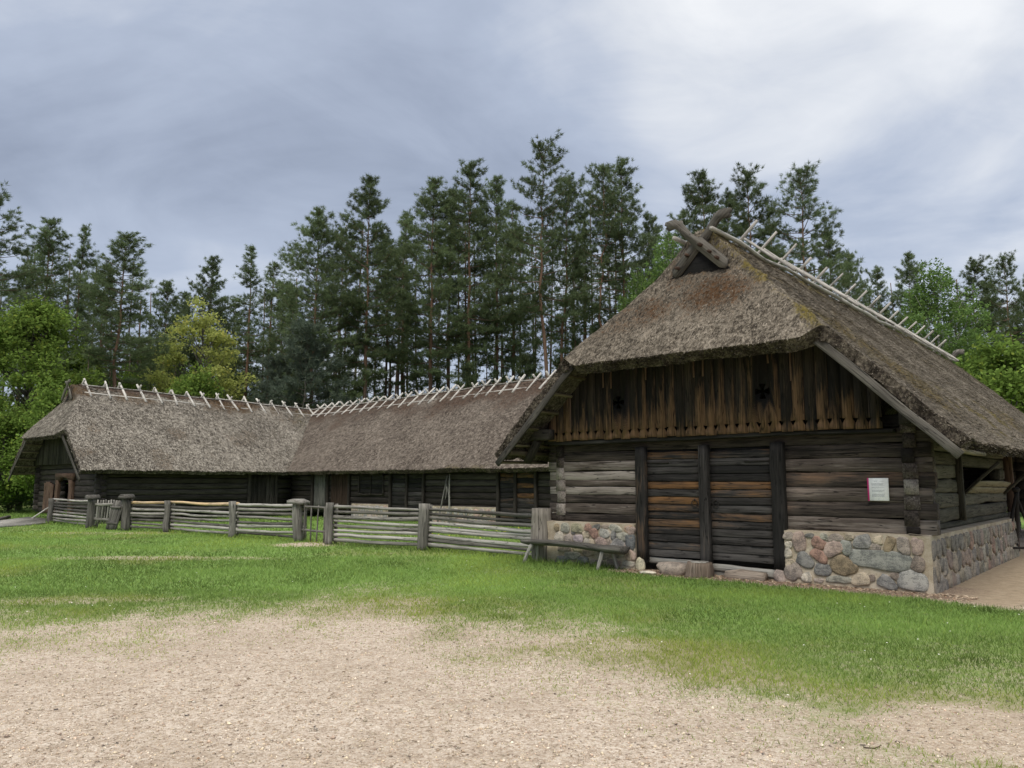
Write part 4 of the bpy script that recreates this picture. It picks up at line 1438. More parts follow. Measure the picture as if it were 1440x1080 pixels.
def mask_b(P):
    x, y, z = P[..., 0], P[..., 1], P[..., 2]
    n = fbm(P * .7, 91, 3)
    rust = .85 * smooth(4.0, 5.6, z + (n - .5) * 2) * smooth(.3, .6, n + .1)
    moss = .5 * smooth(5.3, 5.7, z) * smooth(.5, .6, n) + .6 * np.exp(-((y - 16) / 2.5) ** 2) * smooth(2.5, 2.1, z) * smooth(.45, .6, n)
    return np.clip(moss, 0, 1), np.clip(rust, 0, 1)


ra = Roof(SM, SH, 0.0, 17.0, zr_a, 2.0, (5.2, 1.45), None, th=.2, seed=41, dx=.08, dy=.1, hth=.06)
roof_a = ra.build('hipped_thatched_roof', M['thatch_grey'], shed, 190000, mask_a, straw_len=(.05, .14), straw_w=.009)
rw = Roof(0.0, SH, 0.0, 29.5, zr_b, 2.02, None, None, th=.2, seed=47, dx=.08, dy=.1,
          to_local=lambda P: np.stack([P[:, 1] + SM, 12.6 - P[:, 0], P[:, 2]], -1))
roof_b = rw.build('thatched_roof', M['thatch_brown'], shed, 240000, mask_b, straw_len=(.05, .13), straw_w=.0075)

# ridge dressing
def turf(name, f, y0, y1, zr, parent):
    mb = MB()
    n = int((y1 - y0) / .12)
    pr = [(-.42, -.40), (-.27, -.16), (-.1, .0), (0, .05), (.1, .0), (.27, -.16), (.42, -.40)]
    V, F = [], []
    for i in range(n):
        y = y0 + (y1 - y0) * i / (n - 1)
        for x, z in pr:
            k = .05 * (fbm(np.array([x * 3, y * 2.5, 1.7 + x]), 55, 3) - .5) * 2
            V.append((x, y, float(zr(y)) + z + .015 + k))
    m = len(pr)
    for i in range(n - 1):
        for k in range(m - 1):
            F.append([i * m + k, i * m + k + 1, (i + 1) * m + k + 1, (i + 1) * m + k])
    V = np.array(V)
    mb.add(f(V), F, warm=.75, moss=.3, gco=V)
    r = np.random.default_rng(int(y0 * 100) + n)
    k = n * 22
    j = r.integers(0, len(V), k)
    q = V[j] + r.normal(0, .06, (k, 3)) * (1, 1, .25)
    d = r.normal(0, 1, (k, 3)) * (.6, 1, .3)
    d /= np.linalg.norm(d, axis=1, keepdims=True)
    sd = np.cross(d, (0, 0, 1.)) * .012
    e = q + d * r.uniform(.05, .16, (k, 1)) + (0, 0, .03)
    S4 = np.stack([q - sd, q + sd, e + sd, e - sd], 1).reshape(-1, 3)
    mb.add(f(S4), np.arange(4 * k).reshape(-1, 4), warm=np.repeat(r.uniform(0, 1, k), 4), moss=np.repeat(r.uniform(0, .6, k), 4), tint=np.repeat(r.uniform(0, 1.2, k), 4), gco=np.repeat(q, 4, 0))
    return mb.build(name, M['thatch_brown'], parent, attrs=('tint', 'warm', 'moss', 'gco'))


fa = lambda V: np.asarray(V, float) + np.array([SM, 0, 0])
fb = lambda V: (lambda P: np.stack([P[:, 1] + SM, 12.6 - P[:, 0], P[:, 2]], -1))(np.asarray(V, float).reshape(-1, 3))
for f, zr, y0, y1, cnt, parent, w0 in ((fa, zr_a, .3, 12.45, 16, roof_a, 0), (fb, zr_b, .35, 18.5, 25, roof_b, 1)):
    turf('ridge_turf', f, y0 - .1, y1 + (.3 if w0 == 0 else 6), zr, parent)
    for xo, zo, rr in ((.14, -.03, .028), (.50, -.41, .032), (-.50, -.41, .032)):
        a = y0
        while a < y1:
            b = min(a + 6.5, y1 + .3)
            mb = MB()
            A = f(np.array([(xo, a, zr(a) + zo + .06), (xo, b, zr(b) + zo + .06)]))
            pole(mb, A[0], A[1], rr, rr * .85, nseg=10, jit=.015, sides=7, r=rs)
            mb.build('ridge_pole', M['stick'], parent)
            a = b - .15 if b < y1 else y1 + 1
    ys = np.linspace(y0 + .15, y1 - (.2 if w0 == 0 else 0), cnt)
    for k, y in enumerate(ys):
        y = y + rs.uniform(-.05, .05)
        for s_ in (1, -1):
            mb = MB()
            p0 = np.array([s_ * .72, y + .05 * s_, zr(y) - .53])
            d = unit(np.array([-s_ * .75, rs.uniform(-.08, .08), .67]))
            p1 = p0 + d * (rs.uniform(1.2, 1.36) if s_ > 0 else rs.uniform(1.12, 1.25))
            A = f(np.array([p0, p1]))
            pole(mb, A[0], A[1], .056, .046, nseg=3, sides=7, jit=.008, r=rs, tint=.7)
            mb.build('ridge_stick', M['stick'], parent)
for s_ in (1, -1):
    mb = MB()
    d = unit(np.array([-1.0 * s_, 0, 1.15]))
    n_ = unit(np.array([1.15 * s_, 0, 1.0]))
    p = horn(False) * .72
    prism(mb, p, (SM + s_ * .42, -.28 + .05 * s_, 5.25), d, n_, .05 if np.cross(d, n_)[1] > 0 else -.05, r=rs, tint=.5)
    mb.build('crossed_board', M['carved'], roof_a)
mb = MB()
prism(mb, [(SM - .55, 5.1), (SM + .55, 5.1), (SM, 5.7)], (0, -.11, 0), (1, 0, 0), (0, 0, 1), .03, r=rs, tint=.1)  # dark triangle painted in for the shaded gap under the crossed boards
mb.build('gablet_shade_sheet', M['tar'], roof_a)

# walls
lrow = np.linspace(.25, 2.45, 10)
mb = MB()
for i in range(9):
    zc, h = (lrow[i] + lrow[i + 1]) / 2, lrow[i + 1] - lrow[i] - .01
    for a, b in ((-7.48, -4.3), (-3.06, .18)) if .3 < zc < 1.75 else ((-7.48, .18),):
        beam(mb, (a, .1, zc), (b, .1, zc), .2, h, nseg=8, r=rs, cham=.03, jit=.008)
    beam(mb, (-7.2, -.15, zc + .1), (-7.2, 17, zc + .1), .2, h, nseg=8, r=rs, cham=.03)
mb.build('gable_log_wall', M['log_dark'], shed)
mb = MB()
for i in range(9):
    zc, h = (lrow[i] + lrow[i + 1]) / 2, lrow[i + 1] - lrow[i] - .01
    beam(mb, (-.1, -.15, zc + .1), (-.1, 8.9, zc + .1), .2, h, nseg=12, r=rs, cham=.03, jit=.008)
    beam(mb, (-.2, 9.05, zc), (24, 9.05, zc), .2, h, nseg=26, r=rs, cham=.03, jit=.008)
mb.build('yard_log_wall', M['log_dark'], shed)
mb = MB()
xs2 = np.linspace(-7.25, -.05, 41)
for i in range(40):
    a, b = xs2[i] + .003, xs2[i + 1] - .003
    za, zb2 = [min(max(float(ra.under(q, -.25)) + .1, 2.5), 4.6) for q in (a, b)]
    prism(mb, [(a, 2.4), (b, 2.4), (b, zb2), (a, za)], (0, -.22 - rs.uniform(0, .012), 0), (1, 0, 0), (0, 0, 1), .03, grain=1, r=rs)
mb.build('gable_boards', M['log_dark'], shed)
for p0, p1 in (((-1.5, -1.04, 3.55), (.68, -1.04, 1.7)), ((-5.8, -1.04, 3.55), (-7.98, -1.04, 1.7))):
    mb = MB()
    beam(mb, p0, p1, .04, .14, up=(.7, 0, .7) if p1[0] > -3 else (-.7, 0, .7), nseg=8, r=rs, tint=.0)
    mb.build('bargeboard', M['carved'], shed)
for k in range(6):
    for s_ in (1, -1):
        x = SM + s_ * (2.3 + k * .36)
        z = float(ra.under(x, -.5)) - .04
        mb = MB()
        pole(mb, (x, -.98, z), (x, .5, z), .04, .035, nseg=3, sides=6, r=rs)
        mb.build('roof_batten', M['lath'], shed)
# gable door: frame with arched head, open leaf
mb = MB()
beam(mb, (-4.55, -.05, .2), (-4.5, -.05, 1.72), .16, .34, up=(1, 0, 0), r=rs, tint=.55)
beam(mb, (-2.85, -.05, .2), (-2.9, -.05, 1.72), .16, .36, up=(1, 0, 0), r=rs, tint=.6)
arch = [(-4.75, 1.72), (-4.36, 1.72)] + [(-3.7 + .66 * math.cos(t), 1.50 + .34 * math.sin(t)) for t in np.linspace(math.pi * .86, math.pi * .14, 9)] + [(-3.05, 1.72), (-2.65, 1.72), (-2.65, 2.02), (-4.75, 2.02)]
prism(mb, arch, (0, .02, 0), (1, 0, 0), (0, 0, 1), .15, r=rs, tint=.55)
mb.build('door_frame', M['brown'], shed)
mb = MB()
for k in range(5):
    beam(mb, (-6.1 + k * .235, -.06, .25), (-6.1 + k * .235, -.06, 1.68 - .06 * abs(k - 1.5)), .04, .23, up=(1, 0, 0), r=rs, tint=.6)
mb.build('open_door', M['brown'], shed)
# yard side doors, posts, stone footing
def doorleaf(x0, x1, z0, z1, mat, vert=False, y=8.92, warm=0.0, name='door', tint=None):
    mb = MB()
    if vert:
        n = max(2, int((x1 - x0) / .19))
        for k in range(n):
            x = x0 + (k + .5) * (x1 - x0) / n
            beam(mb, (x, y, z0), (x, y, z1), .04, (x1 - x0) / n - .006, up=(1, 0, 0), nseg=5, r=rs, warm=warm, tint=tint)
    else:
        n = int((z1 - z0) / .17)
        for k in range(n):
            z = z0 + (k + .5) * (z1 - z0) / n
            beam(mb, (x0, y, z), (x1, y, z), .04, (z1 - z0) / n - .006, nseg=5, r=rs, warm=warm * rs.uniform(0, 1.6))
    return mb.build(name, mat, shed)


doorleaf(1.95, 2.85, .35, 2.15, M['grey'], True, tint=.15)
doorleaf(3.3, 4.6, .35, 2.15, M['brown'], True, tint=-.1)
for a, b in ((7.7, 8.6), (8.72, 9.6), (13.95, 14.65), (14.78, 15.6)):
    doorleaf(a, b, .3, 2.15, M['tar'], False, warm=.45 if a > 13 else .15)
for x in (1.85, 3.07, 4.7, 7.6, 8.66, 9.7, 13.85, 14.72, 15.7):
    mb = MB()
    beam(mb, (x, 8.88, .05), (x, 8.88, 2.4), .12, .12, up=(1, 0, 0), nseg=5, r=rs, tint=.45)
    mb.build('door_post', M['log_dark'], shed)
mb = MB()
beam(mb, (5.4, 8.9, 1.1), (7.1, 8.9, 1.1), .05, .05, r=rs)
beam(mb, (5.4, 8.9, 1.95), (7.1, 8.9, 1.95), .05, .05, r=rs)
for x in (5.4, 6.25, 7.1):
    beam(mb, (x, 8.89, 1.1), (x, 8.89, 1.95), .05, .05, up=(1, 0, 0), r=rs)
mb.build('window_frame', M['log_dark'], shed)
doorleaf(5.45, 7.05, 1.14, 1.92, M['tar'], False, y=8.94, name='shutter')
for a, b in ((4.95, 7.5), (9.85, 13.75), (15.85, 21.5)):
    mb = MB()
    o = np.array([a, 8.86, -.05])
    mortar_slab(mb, o, np.array([1., 0, 0]), np.array([0, 0, 1.]), np.array([0, -1., 0]), b - a, .72, .2, rs)
    for P in voronoi_stones(b - a, .70, .30, rs, .86):
        cc = np.array(PAL[rs.integers(len(PAL))])
        stone_outline(mb, P, o, np.array([1., 0, 0]), np.array([0, 0, 1.]), np.array([0, -1., 0]), cc * .6 + np.array((.26, .26, .25)) * .5, rs, .03)
    mb.build('stone_footing', [M['stone'], M['mortar']], shed, attrs=('col', 'gco'))
# door in the wing facing right
mb = MB()
for k in range(6):
    beam(mb, (.03, 6.75 + k * .22, .3), (.03, 6.75 + k * .22, 2.0), .05, .21, up=(0, 1, 0), r=rs)
beam(mb, (.06, 6.62, .25), (.06, 6.62, 2.25), .1, .14, up=(0, 1, 0), r=rs, tint=.8)
beam(mb, (.06, 8.05, .25), (.06, 8.05, 2.25), .1, .14, up=(0, 1, 0), r=rs, tint=.8)
mb.build('side_door', M['log_dark'], shed)
mb = MB()
prism(mb, [(-7.1, .2), (-.2, .2), (-.2, 2.4), (-7.1, 2.4)], (0, 3.0, 0), (1, 0, 0), (0, 0, 1), .05, r=rs, tint=.1)
mb.build('inner_wall', M['tar'], shed)
for pts, o, u in (([(-.2, .2), (24, .2), (24, 2.45), (-.2, 2.45)], (0, 9.2, 0), (1, 0, 0)), ([(.2, .2), (9.1, .2), (9.1, 2.45), (.2, 2.45)], (-.25, 0, 0), (0, 1, 0))):
    mb = MB()
    prism(mb, pts, o, u, (0, 0, 1), .03, r=rs, tint=.1)
    mb.build('wall_lining', M['tar'], shed)

for (xa, xb, h, lab) in ((10.9, 11.15, 1.9, 'dark forked pole leaning on the shed wall, the left of the pair'), (11.55, 11.3, 1.95, 'dark straight pole leaning on the shed wall, the right of the pair')):
    o = thing('leaning_pole', lab, 'pole', shed_w(xa, 8.55), -LYA, 'tools leaning on the shed wall')
    mb = MB()
    pole(mb, (0, 0, 0), (xb - xa, .3, h), .04, .03, nseg=5, sides=6, r=rs)
    mb.build('shaft', M['grey'], o)
    mb = MB()
    for q in (-.22, .0, .22):
        pole(mb, (xb - xa, .27, h - .35), (xb - xa + q, .2, h - .95 - abs(q) * .3), .022, .016, nseg=4, sides=5, r=rs)
    if 'forked' in lab:
        mb.build('prongs', M['grey'], o)

# ------------------------------------------------------------------ fence
rf = np.random.default_rng(55)
PST = [np.array(q) for q in ((-18.4, 31.38), (-14.96, 27.97), (-13.07, 26.73), (-11.36, 25.96), (-8.26, 23.28), (-5.94, 21.88), (-4.8, 20.73), (-2.14, 19.03), (.60, 16.27))]
PH = [.98, 1.06, 1.10, 1.02, 1.06, 1.06, 1.08, 1.10, 1.08]


def post(i, root, base):
    p = np.append(PST[i], 0) - base
    j = i
    q = PST[min(i + 1, 8)] - PST[max(i - 1, 0)]
    q = np.append(unit(q), 0)
    mb = MB()
    if i == 8:
        pole(mb, p - (0, 0, .05), p + (.0, 0, PH[i]), .235, .215, nseg=7, sides=16, jit=.006, tint=.6, r=rf)
        o = mb.build('post', M['stumpgrey'], root)
        o['label'] = 'thick round stump post'
        return
    w = (.24, .30, .28, .22, .22, .27, .22, .27)[i]
    tilt = np.array([rf.uniform(-.03, .03), rf.uniform(-.03, .03), 0])
    beam(mb, p - (0, 0, .05), p + tilt + (0, 0, PH[i]), w * .8, w, up=q, nseg=7, jit=.012, tint=rf.uniform(.2, .5), r=rf, cham=.05)
    o = mb.build('post', M['fence'], root)
    if i in (1, 2, 5):
        mb = MB()
        t = p + tilt + np.array([0, 0, PH[i]])
        if i == 5:
            prism(mb, [(-.24, -.03), (.27, -.05), (.27, .03), (.0, .10), (-.24, .06)], t - np.array([q[1], -q[0], 0]) * .2, q, (0, 0, 1), .40, r=rf, tint=.6)
        else:
            prism(mb, [(.19 * math.cos(a), .15 * math.sin(a) - .03) for a in np.linspace(0, math.pi, 11)], t - np.array([q[1], -q[0], 0]) * .2, q, (0, 0, 1), .40, r=rf, tint=.15)
        mb.build('post_cap', M['fence'], o)
    mb = MB()
    b = p + np.array([q[1] * -.2, q[0] * .2, 0]) + q * rf.uniform(-.08, .08)
    pole(mb, b - (0, 0, .03), b + (0, 0, PH[i] - .03), .05, .045, nseg=4, sides=7, r=rf, tint=.45)
    mb.build('back_stake', M['fence'], root)


def section(i, root, base, n, fresh=False, z0=.12, z1=.96, drop=0.0):
    a, b = np.append(PST[i], 0) - base, np.append(PST[i + 1], 0) - base
    d = unit(b - a)
    nrm = np.array([-d[1], d[0], 0])
    for k in range(n):
        t = k / (n - 1)
        z = z0 + (z1 - z0) * t
        mb = MB()
        za, zb_ = z + rf.uniform(-.025, .025) + drop * .3 * t, z + rf.uniform(-.025, .025) - drop * t
        r0, r1 = rf.uniform(.036, .055), rf.uniform(.03, .046)
        if rf.random() < .5:
            r0, r1 = r1, r0
        top = k == n - 1 and fresh
        of = nrm * (.10 + rf.uniform(-.02, .02))
        A, B = a - d * .12 + of + (0, 0, za), b + d * .12 + of + (0, 0, zb_)
        pole(mb, A, B, r0, r1, nseg=9, sides=8, jit=.008, sag=rf.uniform(-.005, .03), tint=(.8 if top else rf.uniform(.05, .95)), warm=(.9 if top else 0), r=rf)
        o = mb.build('rail', M['fence'], root)
        if top:
            o['label'] = 'fresh yellowish top rail'


for lab, idx, ns, fr in (
        ('short weathered pole fence from the far shed gable to the picket gate', (0, 1), (8,), ()),
        ('weathered pole fence between the picket gate and the capped gatepost, two top rails fresh yellow', (2, 3, 4, 5), (8, 8, 8), (2, 3)),
        ('grey pole fence from the low pale gate to the barn corner stump post', (6, 7, 8), (8, 9), ())):
    base = np.append(PST[idx[0]], 0)
    root = thing('pole_fence', lab, 'fence', base)
    for i in idx:
        post(i, root, base)
    for k, i in enumerate(idx[:-1]):
        section(i, root, base, ns[k], i in fr, drop=.06 if i == 7 else 0)

# gate with pickets and the leaning boarded leaf
base = np.append(PST[1], 0)
d = unit(np.append(PST[2] - PST[1], 0))
L = np.linalg.norm(PST[2] - PST[1])
g = thing('picket_gate', 'open lattice picket gate between two round-capped posts', 'gate', base)
for k in range(7):
    mb = MB()
    x = .32 + k * .17
    pole(mb, d * x + (-.02, .1, .18), d * (x + .05) + (-.02, .1, 1.0 + rf.uniform(-.02, .02)), .03, .028, nseg=4, sides=6, jit=.006, r=rf)
    mb.build('picket', M['fence'], g)
for z in (.32, .84):
    mb = MB()
    beam(mb, d * .2 + (0, .06, z), d * 1.55 + (0, .06, z + .02), .05, .09, nseg=5, r=rf)
    mb.build('rail', M['fence'], g)
g2 = thing('boarded_gate_leaf', 'narrow boarded gate leaf leaning against the right round-capped post', 'gate', base + d * (L - .75) + (-.12, -.2, 0))
mb = MB()
for k in range(4):
    beam(mb, d * (k * .165) + (0, 0, .02), d * (k * .165 + .14) + (.06, .12, 1.0), .03, .155, up=d, nseg=5, r=rf, tint=rf.uniform(.1, .35))
mb.build('boards', M['fence'], g2)
for z in (.25, .78):
    mb = MB()
    beam(mb, d * (-.06 + .14 * z) + (.0, -.04 + .12 * z, z), d * (.58 + .14 * z) + (.0, -.04 + .12 * z, z), .03, .07, nseg=3, r=rf)
    mb.build('ledge', M['fence'], g2)
base = np.append(PST[5], 0)
d = unit(np.append(PST[6] - PST[5], 0))
L = np.linalg.norm(PST[6] - PST[5])
g = thing('pale_gate', 'low gap gate of thin pales between the capped gatepost and a square post', 'gate', base)
for k in range(4):
    mb = MB()
    x = .3 + k * (L - .6) / 3
    pole(mb, d * x + (0, .08, .02), d * x + (0.01, .08, 1.0 - .05 * (k % 2)), .022, .02, nseg=3, sides=6, jit=.008, r=rf, tint=.35)
    mb.build('pale', M['fence'], g)
for z in (.3, .94):
    mb = MB()
    pole(mb, d * .12 + (0, .11, z), d * (L - .12) + (0, .11, z), .035, .03, nseg=4, sides=7, r=rf, tint=.3)
    mb.build('rail', M['fence'], g)

# path and white rod by the far gable
mb = MB()
pv = [ground_at(u, v)[:2] for u, v in ((-120, 765), (-60, 748), (0, 742), (34, 740), (64, 737), (64, 731), (40, 729), (0, 734), (-80, 742))]
prism(mb, pv, (0, 0, .0), (1, 0, 0), (0, 1, 0), .07, tint=.9)
tag(mb.build('path', M['grey'], None), kind='structure')
mb = MB()
pole(mb, np.append(ground_at(-30, 740)[:2], .09), np.append(ground_at(13, 730)[:2], .1), .09, .08, r=rf, tint=.3)
tag(mb.build('edge_log', M['fence'], None), 'grey log edging the pale path at the far shed gable', 'log')
mb = MB()
a_ = ground_at(42, 731)
pole(mb, a_, a_ + np.array([.95, -.1, .62]), .03, .03, nseg=3, sides=6, jit=.005, tint=1.0)
tag(mb.build('white_rod', M['stick'], None), 'pale wooden rod slanting up from the path to the first fence post', 'rod')
mb = MB()
a_ = ground_at(1228, 1053)
pole(mb, a_ + (-.06, 0, .012), a_ + (.05, -.01, .015), .004, .003, nseg=5, sides=5, jit=.006, tint=.2)
tag(mb.build('twig', M['brown'], None), 'small curved dark twig lying on the gravel', 'twig')

#@@PART4
# ------------------------------------------------------------------ trees
def blades(mb, C, D, k, ln, wd, r, tint, spread=.8, up=.45):
    """k needle blades from every tuft centre C, fanning round the direction D."""
    n = len(C)
    c = np.repeat(C, k, 0)
    d = np.repeat(D, k, 0) * .8 + np.array([0, 0, up]) + r.normal(0, spread, (n * k, 3))
    d /= np.linalg.norm(d, axis=1, keepdims=True) + 1e-9
    s = np.cross(d, r.normal(0, 1, (n * k, 3)))
    s /= np.linalg.norm(s, axis=1, keepdims=True) + 1e-9
    l = r.uniform(*ln, (n * k, 1))
    b = c + r.normal(0, .05, (n * k, 3))
    V = np.stack([b - s * wd, b + s * wd, b + d * l], 1).reshape(-1, 3)
    t = np.repeat(tint, k) + r.normal(0, .15, n * k)
    mb.add(V, np.arange(n * k * 3).reshape(-1, 3), tint=np.repeat(np.clip(t, 0, 1), 3), warm=np.repeat((r.random(n * k) < .04) * .6, 3))


def pine_meshes(seed, H=25., cs=.32, Rm=2.6, dens=1.0, lean=.3, shape=.7, dead=12, k=22, tr=.19, step=.60):
    r = np.random.default_rng(seed)
    mt, mc = MB(), MB()
    nseg = 22
    hz = np.linspace(0, H, nseg + 1)
    wob = np.cumsum(r.normal(0, lean * .12, (nseg + 1, 2)), 0)
    wob -= np.linspace(0, 1, nseg + 1)[:, None] * wob[-1] * .6
    wob -= wob[0]
    ax = lambda h: np.array([np.interp(h, hz, wob[:, 0]), np.interp(h, hz, wob[:, 1]), h])
    rad = lambda h: tr * (1 - .93 * (h / H) ** 1.15) * (1 + .5 * math.exp(-h / .5))
    ns = 8
    V, W, G = [], [], []
    for h in hz:
        c = ax(h)
        for a in range(ns):
            t = 2 * math.pi * a / ns
            V.append(c + rad(h) * np.array([math.cos(t), math.sin(t), 0]))
            W.append(float(smooth(.22, .5, h / H)))
            G.append((h, math.cos(t) * .2, math.sin(t) * .2))
    F = [[i * ns + a, i * ns + (a + 1) % ns, (i + 1) * ns + (a + 1) % ns, (i + 1) * ns + a] for i in range(nseg) for a in range(ns)]
    mt.add(V, F, warm=np.array(W), gco=np.array(G) + seed)

    def limb(p, q, r0, r1, wv=.5):
        d = unit(q - p)
        s = unit(np.cross(d, (0.3, .2, 1)))
        u = np.cross(s, d)
        Vv = [x + rr * (math.cos(t) * s + math.sin(t) * u) for x, rr in ((p, r0), (q, r1)) for t in (0, 2.09, 4.19)]
        mt.add(Vv, [[0, 1, 4, 3], [1, 2, 5, 4], [2, 0, 3, 5]], warm=wv, gco=np.array(Vv))

    TC, TD, TT = [], [], []
    h = cs * H
    gaps = r.uniform(0, 6.28, 3)
    while h < H - .3:
        rel = (h - cs * H) / (H - cs * H)
        prof = min(1, .42 + rel * 3.2) * (1 - rel) ** shape + .06
        nb = int(r.integers(3, 6))
        a0 = r.uniform(0, 6.28)
        for b in range(nb):
            az = a0 + b * 6.28 / nb + r.normal(0, .3)
            L = Rm * 1.32 * prof * r.uniform(.55, 1.2) * (1 + .38 * math.sin(az + gaps[0] + h * .45) + .2 * math.sin(2 * az + gaps[1] - h * .8))
            L = min(L, Rm * 1.32 * (1.1 - .75 * rel))
            if rel < .6 and r.random() < .25 * (1 - dens * .5):
                continue
            el = R(-12 + 52 * rel + r.normal(0, 9))
            p = ax(h + r.uniform(-.2, .2))
            dh = np.array([math.cos(az), math.sin(az), 0])
            m = p + dh * L * .55 * math.cos(el) + np.array([0, 0, L * .55 * math.sin(el)])
            e = m + dh * L * .45 + np.array([0, 0, L * .45 * math.sin(el + .45)])
            limb(p, m, .045 * (1 - rel * .6) + .012, .022, .3)
            limb(m, e, .022, .008, .3)
            nt_ = max(4, int((4 + L * 9.5) * dens))
            tt = r.uniform(.30 if L > 1 else .1, 1.0, nt_) ** .8
            base = np.where(tt[:, None] < .55, p + (m - p) * (tt[:, None] / .55), m + (e - m) * ((tt[:, None] - .55) / .45))
            lat = np.array([-dh[1], dh[0], 0])
            off = np.clip(r.normal(0, .22, nt_), -.38, .38) * L * (.3 + tt)
            base = base + lat * off[:, None] + np.stack([r.normal(0, .1, nt_), r.normal(0, .1, nt_), np.abs(r.normal(.05, .16, nt_))], -1)
            TC.append(base)
            TD.append(dh[None] * .8 + lat * np.sign(off)[:, None] * .4)
            TT.append(np.full(nt_, r.uniform(.15, .75)))
        h += r.uniform(.7, 1.3) * step
    TC.append(ax(H - .2) + r.normal(0, .12, (8, 3)))
    TD.append(np.tile(np.array([0, 0, 1.]), (8, 1)))
    TT.append(np.full(8, .6))
    for _ in range(dead):
        hh = r.uniform(.12, cs + .1) * H
        az = r.uniform(0, 6.28)
        L = r.uniform(.5, 1.8)
        p = ax(hh)
        limb(p, p + np.array([math.cos(az) * L, math.sin(az) * L, r.uniform(-.35, .25) * L]), .022, .006, .1)
    blades(mc, np.concatenate(TC), np.concatenate(TD), k, (.17, .38), .017, r, np.concatenate(TT), spread=.62)
    return mt, mc, H


def leaf_meshes(seed, H, Rm, th, ncl, per, size, shape=(1, 1, .45), zc=.56, zr=.44, droop=0.0, tr=.14, clr=.9, top=1.0):
    r = np.random.default_rng(seed)
    mt, mc = MB(), MB()
    cs = []
    while len(cs) < ncl:
        d = unit(r.normal(0, 1, 3))
        rr = r.uniform(.35, 1) ** .5
        zz = H * zc + d[2] * rr * H * zr * .93
        rel = (zz - th) / (H - th)
        wz = math.sin(math.pi * min(1, max(0.05, rel)) ** (.75 * top)) ** .6
        c = np.array([d[0] * rr * Rm * wz, d[1] * rr * Rm * wz, zz])
        if c[2] > th * .7:
            cs.append(c)
    cs = np.array(cs)
    pole(mt, (0, 0, -.1), (0, 0, H * .86), tr, tr * .2, nseg=8, sides=8, jit=.08, r=r)
    for c in cs:
        h0 = max(th * .6, c[2] - np.hypot(c[0], c[1]) * r.uniform(.7, 1.2) - .3)
        p = np.array([0, 0, min(h0, H * .8)])
        m = (p + c) / 2 + np.array([0, 0, -.15]) + r.normal(0, .1, 3)
        pole(mt, p, m, tr * .26, tr * .16, nseg=2, sides=5, jit=.03, r=r)
        pole(mt, m, c, tr * .16, tr * .05, nseg=2, sides=5, jit=.03, r=r)
    n = ncl * per
    C = np.repeat(cs, per, 0)
    rc = np.repeat(r.uniform(.6, 1.25, ncl) * clr, per)
    off = r.normal(0, .5, (n, 3))
    off /= np.maximum(1, np.linalg.norm(off, axis=1, keepdims=True))
    off = off * rc[:, None] * np.array(shape)
    P = C + off
    if droop:
        st = np.repeat(r.integers(0, 9, n)[:, None], 1, 1)[:, 0]
        ang = st * .7 + np.repeat(np.arange(ncl), per)
        P = C + np.stack([np.cos(ang) * rc * .6 + r.normal(0, .09, n), np.sin(ang) * rc * .6 + r.normal(0, .09, n), -r.random(n) * droop * rc + .3], -1)
    nn = r.normal(0, .75, (n, 3)) + np.array([0, 0, .8])
    nn /= np.linalg.norm(nn, axis=1, keepdims=True)
    a = np.cross(nn, r.normal(0, 1, (n, 3)))
    a /= np.linalg.norm(a, axis=1, keepdims=True)
    b = np.cross(nn, a)
    s = (size * r.uniform(.6, 1.3, n))[:, None]
    V = np.stack([P - a * s, P - b * s * .6, P + a * s, P + b * s * .6], 1).reshape(-1, 3)
    tc = np.repeat(r.uniform(.15, .8, ncl), per)
    mc.add(V, np.arange(n * 4).reshape(-1, 4), tint=np.repeat(np.clip(tc + r.normal(0, .18, n), 0, 1), 4), warm=np.repeat((r.random(n) < .08) * .5, 4))
    return mt, mc, H


LIB = {}


def lib(key, fn, bark, leaf, *a, **kw):
    mt, mc, H = fn(*a, **kw)
    t = mt.build('trunk', M[bark], None, attrs=('warm', 'gco', 'tint'), smooth_shade=True)
    c = mc.build('crown', M[leaf], None, attrs=('tint', 'warm'))
    LIB[key] = (t, c, H)


lib('A1', pine_meshes, 'bark', 'needle', 101, cs=.40, Rm=3.0, dens=1.15, shape=.72)
lib('A2', pine_meshes, 'bark', 'needle', 102, cs=.46, Rm=2.7, dens=1.05, shape=.62)
lib('A3', pine_meshes, 'bark', 'needle', 103, cs=.36, Rm=3.3, dens=1.1, shape=.8)
lib('B1', pine_meshes, 'bark', 'needle', 111, cs=.52, Rm=2.9, dens=.85, shape=.5, lean=.8, dead=22)
lib('B2', pine_meshes, 'bark', 'needle', 112, cs=.46, Rm=2.6, dens=.9, shape=.55, lean=.7, dead=20)
lib('B3', pine_meshes, 'bark', 'needle', 113, cs=.58, Rm=3.2, dens=.85, shape=.45, lean=1.4, dead=24)
lib('C1', pine_meshes, 'bark', 'needle', 121, cs=.16, Rm=4.2, dens=1.15, shape=.62, lean=.5)
lib('D1', pine_meshes, 'bark', 'needle', 131, cs=.46, Rm=1.7, dens=.8, shape=.6, dead=16, step=.75)
lib('D2', pine_meshes, 'bark', 'needle', 132, cs=.40, Rm=1.9, dens=.8, shape=.75, dead=12, step=.72)
lib('Y1', pine_meshes, 'bark_grey', 'needle_blue', 141, H=10, cs=.06, Rm=2.4, dens=1.3, shape=.75, dead=0, tr=.1, step=.42)
lib('Y2', pine_meshes, 'bark_grey', 'needle', 142, H=9, cs=.05, Rm=2.2, dens=1.2, shape=.9, dead=2, tr=.1, step=.42)
lib('maple', leaf_meshes, 'bark_grey', 'maple', 151, 12.5, 3.5, 2.0, 170, 190, .105, (1, 1, .6), .52, .46, tr=.2, clr=1.0)
